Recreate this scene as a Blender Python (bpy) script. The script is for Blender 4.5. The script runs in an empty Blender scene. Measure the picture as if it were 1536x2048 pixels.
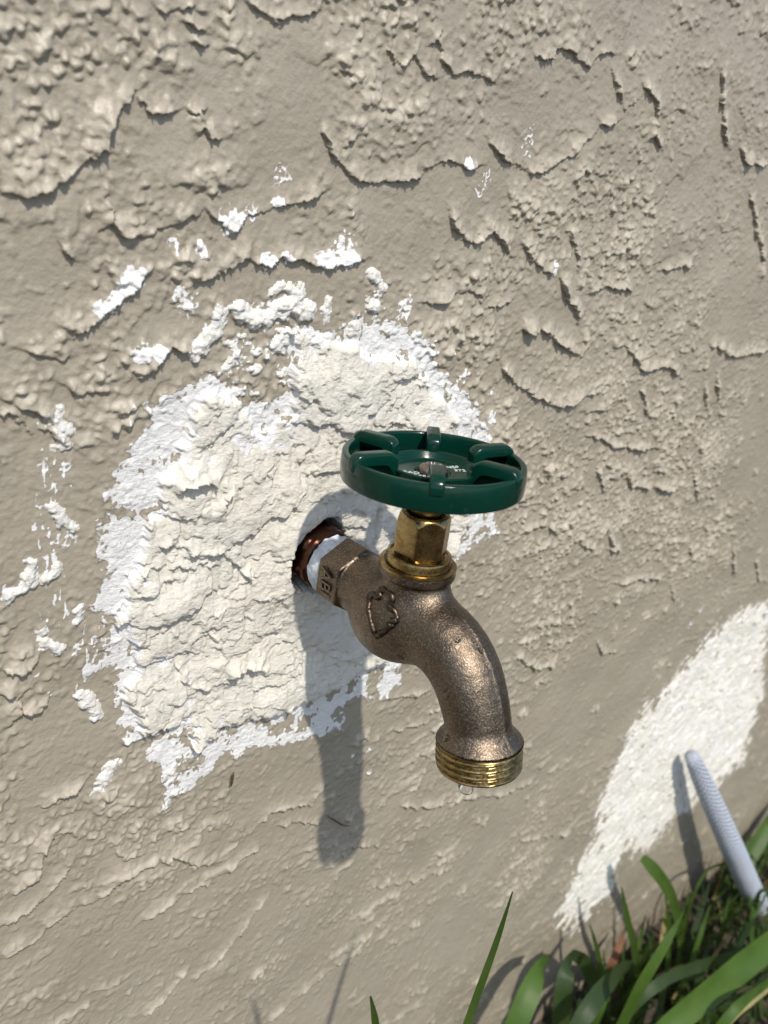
import bpy, bmesh, math, random
import numpy as np
from mathutils import Vector, Matrix

# ------------------------------------------------------------------ camera, sky, sun, exposure
scene = bpy.context.scene
COL = scene.collection
cam_data = bpy.data.cameras.new('camera')
cam = bpy.data.objects.new('camera', cam_data)
COL.objects.link(cam)
CAM = Vector((-0.18214, -0.21559, 0.13702))
RIGHT = Vector((0.74856232, -0.65128727, 0.12441601))
UP = Vector((0.16551821, 0.36523945, 0.91608071))
FWD = Vector((0.64207334, 0.66515039, -0.3812044))
cam.matrix_world = Matrix(((RIGHT.x, UP.x, -FWD.x, CAM.x),
                           (RIGHT.y, UP.y, -FWD.y, CAM.y),
                           (RIGHT.z, UP.z, -FWD.z, CAM.z),
                           (0, 0, 0, 1)))
cam_data.sensor_fit = 'VERTICAL'
cam_data.sensor_height = 36.0
cam_data.sensor_width = 27.0
cam_data.lens = 36.0 * 1750.0 / 2048.0
cam_data.clip_start = 0.01
cam_data.clip_end = 500.0
cam_data.dof.use_dof = True
cam_data.dof.focus_distance = 0.292
cam_data.dof.aperture_fstop = 15.0
scene.camera = cam

SUN_DIR = Vector((34.1, 91.5, -121.6)).normalized()     # direction the light travels
to_sun = -SUN_DIR
world = bpy.data.worlds.new('World')
scene.world = world
world.use_nodes = True
wn = world.node_tree
bg = wn.nodes['Background']
sky = wn.nodes.new('ShaderNodeTexSky')
sky.sky_type = 'NISHITA'
sky.sun_disc = False
sky.sun_elevation = math.asin(to_sun.z)
sky.sun_rotation = math.atan2(to_sun.x, to_sun.y)
wn.links.new(sky.outputs['Color'], bg.inputs['Color'])
bg.inputs['Strength'].default_value = 0.148
sun_data = bpy.data.lights.new('sun', 'SUN')
sun_data.energy = 3.5
sun_data.angle = math.radians(1.1)
sun_data.color = (1.0, 0.945, 0.855)
sun = bpy.data.objects.new('sun', sun_data)
COL.objects.link(sun)
sun.location = (-0.6, -1.8, 3.0)
sun.rotation_euler = SUN_DIR.to_track_quat('-Z', 'Y').to_euler()
vs = scene.view_settings
vs.view_transform = 'Standard'
vs.look = 'None'
vs.exposure = 0.22
vs.gamma = 1.0
vs.use_curve_mapping = False
scene.cycles.max_bounces = 8
scene.cycles.transmission_bounces = 6

MM = 0.001
WALL_Y = 8.0           # mm, face of the wall
GROUND_Z = -455.0     # mm below the pipe axis

# ------------------------------------------------------------------ helpers
def tag(o, label=None, cat=None, group=None, kind=None):
    if label: o['label'] = label
    if cat: o['category'] = cat
    if group: o['group'] = group
    if kind: o['kind'] = kind
    return o

def empty(name, loc):
    o = bpy.data.objects.new(name, None)
    o.empty_display_size = 0.01
    o.location = loc
    COL.objects.link(o)
    return o

def link(name, me, mat=None, parent=None):
    o = bpy.data.objects.new(name, me)
    if mat: me.materials.append(mat)
    COL.objects.link(o)
    if parent:
        o.parent = parent
        w = Vector((0, 0, 0)); q = parent
        while q: w += q.location; q = q.parent
        o.location = -w          # meshes are written in world coordinates
    return o

def mesh_np(name, verts, faces, smooth=True, sharp=None):
    """verts (n,3) in mm, faces (m,k) index array"""
    me = bpy.data.meshes.new(name)
    v = np.ascontiguousarray(np.asarray(verts, np.float32) * MM)
    f = np.ascontiguousarray(np.asarray(faces, np.int32))
    me.vertices.add(len(v)); me.vertices.foreach_set('co', v.ravel())
    k = f.shape[1]
    me.loops.add(f.size); me.loops.foreach_set('vertex_index', f.ravel())
    me.polygons.add(len(f))
    me.polygons.foreach_set('loop_start', np.arange(len(f), dtype=np.int32) * k)
    me.update(calc_edges=True)
    me.polygons.foreach_set('use_smooth', np.full(len(f), smooth, bool))
    if sharp: me.set_sharp_from_angle(angle=math.radians(sharp))
    return me

def mesh_bm(name, bm, smooth=True, sharp=None):
    me = bpy.data.meshes.new(name)
    bmesh.ops.scale(bm, vec=(MM, MM, MM), verts=bm.verts)
    bmesh.ops.recalc_face_normals(bm, faces=bm.faces)
    bm.to_mesh(me); bm.free()
    for p in me.polygons: p.use_smooth = smooth
    if sharp: me.set_sharp_from_angle(angle=math.radians(sharp))
    return me

def lathe(profile, segs=96, radius_fn=None, close=False):
    """profile [(r,z)] -> verts, quads around the z axis"""
    th = np.linspace(0, 2 * np.pi, segs, endpoint=False)
    n = len(profile)
    V = np.zeros((n, segs, 3))
    for i, (r, z) in enumerate(profile):
        rr = np.full(segs, r) if radius_fn is None else radius_fn(r, z, th)
        V[i, :, 0] = rr * np.cos(th); V[i, :, 1] = rr * np.sin(th); V[i, :, 2] = z
    F = []
    m = n if close else n - 1
    j = np.arange(segs); j2 = (j + 1) % segs
    for i in range(m):
        a, b = i * segs, ((i + 1) % n) * segs
        F.append(np.stack([a + j, a + j2, b + j2, b + j], 1))
    return V.reshape(-1, 3), np.concatenate(F)

def tube(path, radii, segs=24, caps=True):
    P = np.asarray(path, float); n = len(P)
    T = np.gradient(P, axis=0); T /= np.linalg.norm(T, axis=1)[:, None]
    up = np.array([0.31, 0.2, 0.93]); V = []
    for i in range(n):
        s = np.cross(T[i], up); s /= np.linalg.norm(s); u = np.cross(s, T[i])
        a = np.linspace(0, 2 * np.pi, segs, endpoint=False)
        V.append(P[i] + radii[i] * (np.cos(a)[:, None] * s + np.sin(a)[:, None] * u))
    V = np.concatenate(V); F = []
    j = np.arange(segs); j2 = (j + 1) % segs
    for i in range(n - 1):
        F.append(np.stack([i * segs + j, i * segs + j2, (i + 1) * segs + j2, (i + 1) * segs + j], 1))
    return V, np.concatenate(F)

def spline(pts, n):
    P = np.asarray(pts, float)
    d = np.r_[0, np.cumsum(np.linalg.norm(np.diff(P, axis=0), axis=1))]
    t = np.linspace(0, d[-1], n)
    Q = np.vstack([2 * P[0] - P[1], P, 2 * P[-1] - P[-2]])
    out = []
    for s in t:
        i = min(np.searchsorted(d, s, side='right') - 1, len(P) - 2)
        u = (s - d[i]) / max(d[i + 1] - d[i], 1e-9)
        p0, p1, p2, p3 = Q[i], Q[i + 1], Q[i + 2], Q[i + 3]
        out.append(0.5 * (2 * p1 + (p2 - p0) * u + (2 * p0 - 5 * p1 + 4 * p2 - p3) * u * u + (3 * p1 - p0 - 3 * p2 + p3) * u ** 3))
    return np.array(out)

# 2-D gradient noise on numpy arrays
_rng = np.random.default_rng(7)
_ang = _rng.random((256, 256)).astype(np.float32) * 2 * np.pi
_GX, _GY = np.cos(_ang), np.sin(_ang)
def pn(x, y, seed=0):
    x = np.asarray(x, np.float32) + np.float32(17.3 * seed + 1000); y = np.asarray(y, np.float32) + np.float32(31.7 * seed + 1000)
    xi = np.floor(x).astype(np.int32); yi = np.floor(y).astype(np.int32)
    fx = x - xi; fy = y - yi
    u = fx * fx * fx * (fx * (fx * 6 - 15) + 10); v = fy * fy * fy * (fy * (fy * 6 - 15) + 10)
    x0 = xi & 255; x1 = (xi + 1) & 255; y0 = yi & 255; y1 = (yi + 1) & 255
    a = _GX[x0, y0] * fx + _GY[x0, y0] * fy
    b = _GX[x1, y0] * (fx - 1) + _GY[x1, y0] * fy
    c = _GX[x0, y1] * fx + _GY[x0, y1] * (fy - 1)
    d = _GX[x1, y1] * (fx - 1) + _GY[x1, y1] * (fy - 1)
    ab = a + u * (b - a); cd = c + u * (d - c)
    return (ab + v * (cd - ab)) * 1.45
def sstep(a, b, x):
    t = np.clip((x - a) / (b - a), 0, 1)
    return t * t * (3 - 2 * t)

# ------------------------------------------------------------------ materials
class Mat:
    def __init__(self, name):
        self.m = bpy.data.materials.new(name); self.m.use_nodes = True
        self.t = self.m.node_tree
        self.b = self.t.nodes['Principled BSDF']
        self.out = self.t.nodes['Material Output']
    def n(self, kind, **kw):
        x = self.t.nodes.new(kind)
        for k, v in kw.items(): setattr(x, k, v)
        return x
    def l(self, a, b): self.t.links.new(a, b)
    def set(self, **kw):
        for k, v in kw.items():
            s = self.b.inputs[k.replace('_', ' ')]
            s.default_value = (*v, 1.0) if isinstance(v, tuple) and len(v) == 3 else v
        return self
    def pos(self):
        if not hasattr(self, '_p'): self._p = self.n('ShaderNodeTexCoord').outputs['Object']
        return self._p
    def noise(self, size_mm, detail=4, rough=0.55, stretch=None, dist=0.0):
        nz = self.n('ShaderNodeTexNoise')
        nz.inputs['Scale'].default_value = 1000.0 / size_mm
        nz.inputs['Detail'].default_value = detail
        nz.inputs['Roughness'].default_value = rough
        nz.inputs['Distortion'].default_value = dist
        if stretch:
            mp = self.n('ShaderNodeMapping'); mp.inputs['Scale'].default_value = stretch[:3]
            if len(stretch) > 3: mp.inputs['Rotation'].default_value = stretch[3]
            self.l(self.pos(), mp.inputs['Vector']); self.l(mp.outputs[0], nz.inputs['Vector'])
        else: self.l(self.pos(), nz.inputs['Vector'])
        return nz.outputs['Fac']
    def attr(self, name):
        a = self.n('ShaderNodeAttribute'); a.attribute_name = name
        return a.outputs['Fac']
    def math(self, op, a, b=None, c=None):
        x = self.n('ShaderNodeMath', operation=op)
        for i, v in enumerate((a, b, c)):
            if v is None: continue
            if isinstance(v, (int, float)): x.inputs[i].default_value = v
            else: self.l(v, x.inputs[i])
        return x.outputs[0]
    def ramp(self, fac, stops):
        r = self.n('ShaderNodeValToRGB'); e = r.color_ramp.elements
        while len(e) < len(stops): e.new(0.5)
        for el, (p, c) in zip(e, stops):
            el.position = p; el.color = (*c, 1.0) if len(c) == 3 else c
        self.l(fac, r.inputs[0]); return r.outputs[0]
    def mix(self, fac, a, b):
        x = self.n('ShaderNodeMix', data_type='RGBA')
        for s, v in ((x.inputs[0], fac), (x.inputs[6], a), (x.inputs[7], b)):
            if isinstance(v, (int, float)): s.default_value = v
            elif isinstance(v, tuple): s.default_value = (*v, 1.0)
            else: self.l(v, s)
        return x.outputs[2]
    def mapr(self, v, a, b, c=0.0, d=1.0):
        x = self.n('ShaderNodeMapRange')
        x.interpolation_type = 'SMOOTHSTEP'
        self.l(v, x.inputs[0])
        for i, k in enumerate((a, b, c, d)): x.inputs[i + 1].default_value = k
        return x.outputs[0]
    def bump(self, h, dist_mm, strength=1.0, prev=None):
        x = self.n('ShaderNodeBump'); x.inputs['Distance'].default_value = dist_mm * MM
        x.inputs['Strength'].default_value = strength
        self.l(h, x.inputs['Height'])
        if prev: self.l(prev, x.inputs['Normal'])
        return x.outputs[0]
    def color(self, c): self.l(c, self.b.inputs['Base Color']); return self
    def rough(self, c): self.l(c, self.b.inputs['Roughness']); return self
    def normal(self, c): self.l(c, self.b.inputs['Normal']); return self

M = {}
def mat_wall():
    k = Mat('painted_stucco')
    n1 = k.noise(35, 2); n2 = k.noise(3.0, 2)
    base = k.ramp(n1, [(0.3, (0.302, 0.262, 0.200)), (0.7, (0.338, 0.296, 0.229))])
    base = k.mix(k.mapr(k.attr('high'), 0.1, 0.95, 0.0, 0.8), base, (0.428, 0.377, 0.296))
    film = k.math('ADD', k.attr('film'), k.math('MULTIPLY', k.math('SUBTRACT', k.noise(1.6, 3, 0.7), 0.5), 0.75))
    film = k.mapr(film, 0.42, 0.62)
    c = k.mix(film, base, (0.775, 0.762, 0.738))
    c = k.mix(k.attr('stain'), c, (0.20, 0.135, 0.07))
    k.color(c)
    k.rough(k.math('ADD', k.mapr(n2, 0.3, 0.7, 0.34, 0.52), k.math('MULTIPLY', film, 0.4)))
    k.b.inputs['Specular IOR Level'].default_value = 0.45
    hh = k.math('MULTIPLY_ADD', k.noise(1.5, 4, 0.62), 0.58, k.math('MULTIPLY', film, k.math('MULTIPLY', k.noise(0.6, 3, 0.7), 0.5)))
    b = k.bump(hh, 0.55)
    k.normal(b)
    return k.m
def mat_plaster():
    k = Mat('patching_plaster')
    n = k.noise(14, 3)
    cream = k.ramp(n, [(0.3, (0.67, 0.632, 0.543)), (0.7, (0.74, 0.704, 0.62))])
    white = (0.775, 0.762, 0.738)
    cr = k.math('ADD', k.attr('cream'), k.math('MULTIPLY', k.math('SUBTRACT', k.noise(2.2, 3, 0.7), 0.5), 0.8))
    c = k.mix(k.mapr(cr, 0.4, 0.6), white, cream)
    bare = k.math('ADD', k.attr('film'), k.math('MULTIPLY', k.math('SUBTRACT', k.noise(1.6, 5, 0.7), 0.5), 0.75))
    c = k.mix(k.mapr(bare, 0.42, 0.62), (0.320, 0.279, 0.215), c)
    k.color(c)
    k.set(Roughness=0.92); k.b.inputs['Specular IOR Level'].default_value = 0.15
    b = k.bump(k.noise(1.7, 5, 0.72, (1, 1, 1.7)), 0.85)
    k.normal(b)
    return k.m
def mat_brushed():
    k = Mat('brushed_plaster')
    n = k.noise(10, 5)
    c = k.ramp(n, [(0.3, (0.63, 0.595, 0.51)), (0.7, (0.75, 0.73, 0.68))])
    bare = k.math('ADD', k.attr('film'), k.math('MULTIPLY', k.math('SUBTRACT', k.noise(3.5, 5, 0.7, (1, 1, 1)), 0.5), 0.7))
    c = k.mix(k.mapr(bare, 0.4, 0.58), (0.320, 0.279, 0.215), c)
    k.color(c); k.set(Roughness=0.9); k.b.inputs['Specular IOR Level'].default_value = 0.15
    b = k.bump(k.noise(3.0, 5, 0.6, (0.22, 1, 1.3, (0, math.radians(38), 0))), 1.2)
    b = k.bump(k.noise(1.0, 3, 0.6), 0.12, 1.0, b)
    k.normal(b)
    return k.m
def mat_bronze():
    k = Mat('cast_bronze')
    n = k.noise(9, 4); g = k.noise(0.55, 3, 0.65)
    c = k.ramp(n, [(0.3, (0.105, 0.081, 0.058)), (0.7, (0.165, 0.127, 0.092))])
    c = k.mix(k.mapr(g, 0.45, 0.75), c, (0.34, 0.275, 0.21))
    k.color(c); k.set(Metallic=1.0)
    k.rough(k.mapr(k.noise(3, 4), 0.3, 0.7, 0.33, 0.46))
    b = k.bump(k.noise(1.5, 3, 0.5), 0.16)
    b = k.bump(g, 0.16, 1.0, b)
    k.normal(b)
    return k.m
def mat_brass(name='machined_brass', col=(0.37, 0.27, 0.12), dark=(0.20, 0.135, 0.055), lo=0.2, hi=0.36):
    k = Mat(name)
    n = k.noise(5, 5, 0.6); s = k.noise(0.9, 4)
    c = k.ramp(n, [(0.35, dark), (0.6, col)])
    k.color(c); k.set(Metallic=1.0)
    k.rough(k.mapr(s, 0.3, 0.7, lo, hi))
    k.normal(k.bump(k.noise(0.25, 2, 0.5, (0.15, 0.15, 1.0)), 0.012))
    return k.m
def mat_green():
    k = Mat('green_enamel')
    n = k.noise(12, 4); d = k.noise(2.0, 5, 0.7)
    c = k.ramp(n, [(0.3, (0.0012, 0.0225, 0.0145)), (0.7, (0.0018, 0.029, 0.0185))])
    c = k.mix(k.mapr(d, 0.62, 0.78, 0.0, 0.3), c, (0.06, 0.085, 0.07))
    k.color(c); k.rough(k.mapr(d, 0.35, 0.75, 0.13, 0.26))
    k.b.inputs['Specular IOR Level'].default_value = 0.26
    k.normal(k.bump(k.noise(3.5, 2), 0.05))
    return k.m
def mat_simple(name, c1, c2, size, rough, metal=0.0, bump=0.0, bsize=1.0, spec=0.5):
    k = Mat(name)
    k.color(k.ramp(k.noise(size, 5, 0.6), [(0.3, c1), (0.7, c2)]))
    k.set(Roughness=rough, Metallic=metal); k.b.inputs['Specular IOR Level'].default_value = spec
    if bump: k.normal(k.bump(k.noise(bsize, 4), bump))
    return k.m
def mat_water():
    k = Mat('water')
    k.set(Base_Color=(1.0, 1.0, 1.0), Roughness=0.0, IOR=1.333)
    k.b.inputs['Transmission Weight'].default_value = 1.0
    return k.m
def mat_leaf(name, c1, c2, trans=0.3, rough=0.42):
    k = Mat(name)
    n = k.noise(25, 4, 0.6)
    s = k.noise(0.9, 2, 0.5)
    c = k.ramp(n, [(0.3, c1), (0.7, c2)])
    c = k.mix(k.mapr(k.noise(9, 4, 0.7), 0.62, 0.78, 0.0, 0.7), c, (0.16, 0.125, 0.05))
    k.color(c); k.set(Roughness=rough)
    v = k.attr('across')
    stripe = k.n('ShaderNodeMath', operation='SINE'); k.l(k.math('MULTIPLY', v, 34.0), stripe.inputs[0])
    k.normal(k.bump(stripe.outputs[0], 0.12, 0.8))
    tr = k.n('ShaderNodeBsdfTranslucent'); k.l(k.mix(0.35, c, (0.14, 0.22, 0.02)), tr.inputs[0])
    mx = k.n('ShaderNodeMixShader'); mx.inputs[0].default_value = trans
    k.l(k.b.outputs[0], mx.inputs[1]); k.l(tr.outputs[0], mx.inputs[2]); k.l(mx.outputs[0], k.out.inputs[0])
    return k.m
def mat_hose():
    k = Mat('woven_hose')
    u = k.attr('around'); v = k.attr('along')
    def wave(a, b, ph):
        s = k.n('ShaderNodeMath', operation='SINE')
        k.l(k.math('ADD', k.math('ADD', k.math('MULTIPLY', u, a), k.math('MULTIPLY', v, b)), ph), s.inputs[0]); return s.outputs[0]
    w1 = wave(2 * math.pi * 6, 1.0, 0.0); w2 = wave(-2 * math.pi * 6, 1.0, 0.7)
    h = k.math('MAXIMUM', w1, w2)
    c = k.ramp(k.math('MULTIPLY_ADD', h, 0.5, 0.5), [(0.1, (0.22, 0.245, 0.30)), (0.8, (0.60, 0.645, 0.74))])
    c = k.mix(k.mapr(k.noise(14, 4), 0.4, 0.75, 0.0, 0.5), c, (0.52, 0.56, 0.64))
    k.color(c); k.set(Roughness=0.55)
    k.normal(k.bump(h, 0.9, 1.0))
    return k.m
M['wall'] = mat_wall(); M['plaster'] = mat_plaster(); M['brushed'] = mat_brushed()
M['bronze'] = mat_bronze()
M['bronze_dark'] = mat_simple('tarnished_bronze', (0.050, 0.037, 0.028), (0.12, 0.090, 0.066), 1.2, 0.38, 1.0, 0.12, 0.6)
M['brass'] = mat_brass()
M['thread'] = mat_brass('thread_brass', (0.40, 0.31, 0.15), (0.20, 0.145, 0.06), 0.22, 0.4)
M['green'] = mat_green()
M['copper'] = mat_simple('aged_copper', (0.035, 0.015, 0.010), (0.135, 0.058, 0.036), 6, 0.35, 1.0, 0.06, 2.0)
M['tape'] = mat_simple('thread_tape', (0.42, 0.46, 0.50), (0.80, 0.82, 0.84), 3, 0.45, 0.0, 0.6, 2.2)
M['steel'] = mat_simple('dull_steel', (0.22, 0.185, 0.155), (0.34, 0.29, 0.25), 3, 0.38, 1.0, 0.03, 0.8)
M['dark'] = mat_simple('dark_bore', (0.015, 0.013, 0.011), (0.03, 0.025, 0.02), 4, 0.8)
M['print'] = mat_simple('white_print', (0.55, 0.58, 0.57), (0.70, 0.72, 0.70), 1.5, 0.6)
M['water'] = mat_water()
M['soil'] = mat_simple('damp_soil', (0.022, 0.016, 0.011), (0.075, 0.058, 0.040), 14, 0.95, 0.0, 4.0, 9.0)
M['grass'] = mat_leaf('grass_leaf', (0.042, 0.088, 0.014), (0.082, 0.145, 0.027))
M['grass_bright'] = mat_leaf('bright_grass_leaf', (0.052, 0.108, 0.015), (0.082, 0.150, 0.024))  # slightly lighter green than the plain grass leaf
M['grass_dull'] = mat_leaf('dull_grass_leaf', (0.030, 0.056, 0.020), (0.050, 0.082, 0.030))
M['straw'] = mat_leaf('dry_straw', (0.36, 0.30, 0.12), (0.50, 0.43, 0.20), 0.2, 0.6)
M['dead'] = mat_leaf('dead_leaf', (0.15, 0.060, 0.030), (0.26, 0.12, 0.065), 0.2, 0.7)
M['twig'] = mat_simple('brown_twig', (0.045, 0.028, 0.012), (0.10, 0.065, 0.03), 2, 0.8)
M['hose'] = mat_hose()
LEDGES = [
(2.6,9,[(-105,116.9),(-100.4,116.4),(-94.4,117.4),(-89.4,121.2),(-83.6,126.3),(-80.4,129.5),(-79.1,133.6),(-75.9,138),(-71.3,141.9)]),
(1.6,5,[(-70.6,141.5),(-67.8,137.4),(-63,138.7),(-59.5,139.9)]),
(1.3,4,[(-56.6,140.3),(-52.9,139.5),(-51.9,136),(-49.6,134.4),(-45.7,134.2)]),
(1.6,5,[(-78.4,116.1),(-77.7,111.2),(-74.9,108.2),(-67.9,107.6),(-62.1,110.6),(-57.7,113.4),(-53.9,114.3),(-50.9,115.4)]),
(1.6,5,[(-49.3,115.2),(-45.1,112),(-40.1,110.9),(-37,114.5),(-27.8,117.7),(-18.2,120.4),(-11,122.3)]),
(1.4,4,[(-91.5,106.4),(-89.6,102.8),(-87.1,101.6)]),
(1.8,6,[(-88.6,81.7),(-84.5,84.9),(-79,88.1),(-71.9,93.4),(-67.6,98)]),
(2,7,[(-50.7,96.1),(-45.9,98.3),(-42.7,100.4),(-36.2,104.1),(-30.9,102),(-28.1,100.9),(-23.9,103.9),(-16.3,102.3),(-11.3,100.9),(1.6,101.4),(8.7,102.8)]),
(2.2,7,[(-70.1,71.2),(-67,70.3),(-64,73),(-59.5,77.8),(-54.6,76.9),(-51.3,75.7)]),
(1.2,3,[(-58.2,160.2),(-55.3,159),(-50.9,158.3)]),
(1.2,3,[(-55.8,155.5),(-53.6,155.1),(-50.7,155.2)]),
(1.2,4,[(-67.8,162.8),(-65.1,161.4),(-58.3,162.9),(-54,162.9)]),
(1.2,4,[(-39.5,167.5),(-31.3,164.3),(-32.2,165.3),(-16.7,169.8)]),
(1.3,5,[(-13.4,142.2),(-8.7,134.4),(-4.5,131.3),(-0.2,128.8),(7.2,126.4),(14.3,128)]),
(1.2,5,[(28.5,173.8),(28,170.3),(31.1,165.9),(36.5,161.7),(44.1,163.8),(51.5,163.1),(56.7,161.9)]),
(1.2,5,[(9,165.9),(11.7,161.6),(16.9,161.3),(18.3,165.3),(22.1,161.8),(25.8,159.5),(31.3,159.6)]),
(1.3,5,[(74.4,172.8),(77.3,172.2),(83.7,173.6),(85.3,177.3),(93.7,177.8),(97.5,175.2),(106.9,174.2),(109,177),(115.5,180.4),(120.5,179.9)]),
(1.2,5,[(120,174.4),(126.6,168.4),(132.3,162.5),(139.9,166.6)]),
(1.5,5,[(141.7,173.1),(150.3,169.7),(155.8,163),(156.1,156.5),(164,151.5)]),
(1.6,6,[(58.8,143.9),(66.3,139.8),(76.5,137.4),(85.6,135)]),
(1.4,6,[(86.8,135.6),(94.6,138.9),(105.3,143.3),(111.4,148.3),(120.1,155.4),(129.9,157.4)]),
(1.6,6,[(14.3,128),(20.6,128.9),(28.2,130.3),(29.9,132.7),(38.6,135.8),(45.8,135.6),(49.8,134.3),(56.4,136)]),
(1.8,7,[(44.4,119.9),(47.8,115.4),(55.1,111.4),(60.7,109.6),(67.4,114.9),(73.6,112.1),(80.8,106.3)]),
(1.8,6,[(86,110.7),(92.9,105.3),(103.5,100.7),(108.9,98.4)]),
(1.4,5,[(112,116.7),(119.5,110.8),(124.6,101)]),
(1.7,6,[(114.1,97.3),(119.6,90.8),(128.1,85.6),(131.8,79.8)]),
(1.6,7,[(39.7,89.2),(49.7,89.5),(55.3,93.4),(66.2,92.5),(68.9,89.3),(71,84)]),
(1.4,4,[(73.1,87),(80.1,87.7),(88.2,90.1)]),
(1.7,7,[(95,76.8),(107.3,77.8),(114.9,74.4),(126.9,68.6),(134,66.1)]),
(1.4,5,[(135.7,91.8),(146.2,94.5),(157.7,93.9),(169.2,92.3)]),
(1.5,6,[(172,67.8),(180.2,62.7),(189.2,56.1),(202.6,55.3),(213.6,55.9),(225.7,50)]),
(1.5,6,[(249.2,64.9),(261.9,62.5),(278.3,57.1),(291.6,58.4),(318.7,58.5)]),
(1.5,6,[(195.5,185.6),(201.6,174.3),(209.8,163.1),(216.3,157.1)]),
(1.4,6,[(188.4,101.7),(202.3,104.2),(213.3,104.3)]),
(1.8,6,[(87.4,63.3),(96.3,55.5),(109,50.2),(122.2,45.4),(132,42.2),(145.3,46.2),(156.5,46.4)]),
(1.4,5,[(159.6,25.1),(169,23.2),(181.3,17.9),(198.3,15.3),(221.9,11.6)]),
(1.5,6,[(229.6,156.7),(237.1,151.9),(259.9,152.7)]),
(1.4,5,[(249.5,139.3),(260.5,129.4),(268.7,117.6)]),
(1.4,5,[(268.8,120.1),(281.7,107.9),(285.1,97.7)]),
(1.4,5,[(190.7,47.4),(198.5,39.2),(204.2,31)]),
(1.4,5,[(254.1,42.7),(262.7,30.9)]),
(1.3,5,[(263.9,48.9),(273.6,32.8)]),
(1.5,5,[(170.6,7.7),(182.4,-7.3)]),
(1.4,5,[(199.4,-0.5),(207.5,-7.2),(254.8,-17.1)]),
(1.5,6,[(270.5,-11),(283.1,-28.5)]),
(1.4,5,[(170.5,-32.6),(183,-38),(192,-27),(201.6,-40.5),(212.9,-45.9)]),
(1.4,5,[(291.6,-59.4),(297.6,-69.2)]),
(1.4,5,[(351.8,-73.9),(367.2,-97.8)]),
(1.4,5,[(393.8,-92.5),(409.1,-111.8)]),
(1.3,5,[(119,-20.6),(123.1,-16.3),(141.4,-16),(149.7,-24.2)]),
(1.3,5,[(220.5,-67.5),(231.7,-68.7),(265.6,-75.3)]),
(1.3,5,[(280.6,-84),(290.2,-98.6)]),
(1.3,5,[(211.1,-103.4),(218.6,-110.7),(236.2,-117.9)]),
(1.4,5,[(137.9,-88.5),(157.8,-102.5),(176.1,-106.9)]),
(2,8,[(-110.8,-22.5),(-106.6,-24.9),(-104.6,-31),(-102.4,-33.1),(-97.1,-32.9),(-96.3,-29.5)]),
(1.8,6,[(-110.5,-14.9),(-104.9,-17.6),(-100.5,-16.4),(-99.4,-11.6)]),
(1.6,4,[(-100,-69.4),(-94.7,-68.9),(-89.7,-68.1),(-85.4,-66.4),(-81.1,-59.2)]),
(1.3,7,[(-110.9,-101.7),(-104.3,-97.5),(-101,-96.2),(-99.1,-86.4),(-96.6,-82.5),(-90.7,-84.4),(-87.3,-89.4)]),
(1.4,8,[(-115.2,-127.3),(-108.5,-125.8),(-101.8,-126.3),(-98.2,-121.5),(-89.4,-119.3),(-80.2,-120.8),(-72.7,-114.5),(-66.9,-115.4),(-61,-113.9),(-57,-114.4),(-53.7,-119.1),(-51.8,-115.3),(-44.1,-123.2),(-33.7,-130.7)]),
(1.3,4,[(-114.5,-112.3),(-104.7,-109.9),(-96.2,-105.6),(-90.9,-99.2)]),
(1.5,4,[(-12.2,-120.8),(-7.6,-117.1),(2.6,-119.4),(13.4,-123),(20,-115.3)]),
(1.9,5,[(-27.5,-138.9),(-20.6,-135.5),(-11,-134.9)]),
(1.6,5,[(-63.4,-142.3),(-54.1,-139.8),(-45.5,-139),(-38.9,-138.4),(-33.1,-141.8)]),
(1.3,4,[(-34,-189.3),(-22.3,-182),(-15.3,-174.3),(-9.4,-169.3),(-2.9,-164)]),
(1.3,4,[(1.4,-249.8),(15.5,-245.4),(33.2,-241.8),(51.9,-238.8),(68,-230.6)]),
(1.3,4,[(-63.4,-195.7),(-52.4,-192.1),(-45.9,-185.6),(-41.9,-182)]),
(1.2,4,[(-1.7,-127.4),(8.9,-130),(20.5,-137.2)]),
(1,4,[(-74.7,-99.4),(-70.9,-107.3),(-69,-106.7),(-61.1,-109)]),
(1.3,4,[(70.4,-150.4),(81.7,-157.7),(96.8,-163.7),(108.3,-166.6),(120.2,-169.6),(151.7,-183.8),(167.5,-186.9),(184.3,-188.2)]),
(1.2,4,[(58.8,-197.5),(73.3,-205),(92,-211.8),(107.5,-215.4),(121.9,-220)]),
(1,4,[(182.7,-233.2),(209.6,-243.3),(239.3,-255.8)]),
(1.2,4,[(37.9,-160.7),(47.4,-164.3),(61.1,-171.6)]),
(1.2,4,[(46.5,-82.4),(58.6,-84.1),(74.6,-87.1)]),
(1.2,4,[(58.9,-103.1),(71.8,-105.4),(81.7,-106.4)]),
(1.3,5,[(-105.3,65.5),(-99.6,62.9),(-91.7,59.4)]),
(1.2,4,[(-90.1,68.3),(-86,65.9),(-81.8,66)]),
(1.3,4,[(-98.4,58),(-93.1,54.6),(-89,51.2)]),
(1.1,4,[(-100.4,78.3),(-95.3,76.5),(-88.7,76.7)]),
(1.2,5,[(-107.2,63),(-103.5,61.3),(-99.8,55.4)])]
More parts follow.
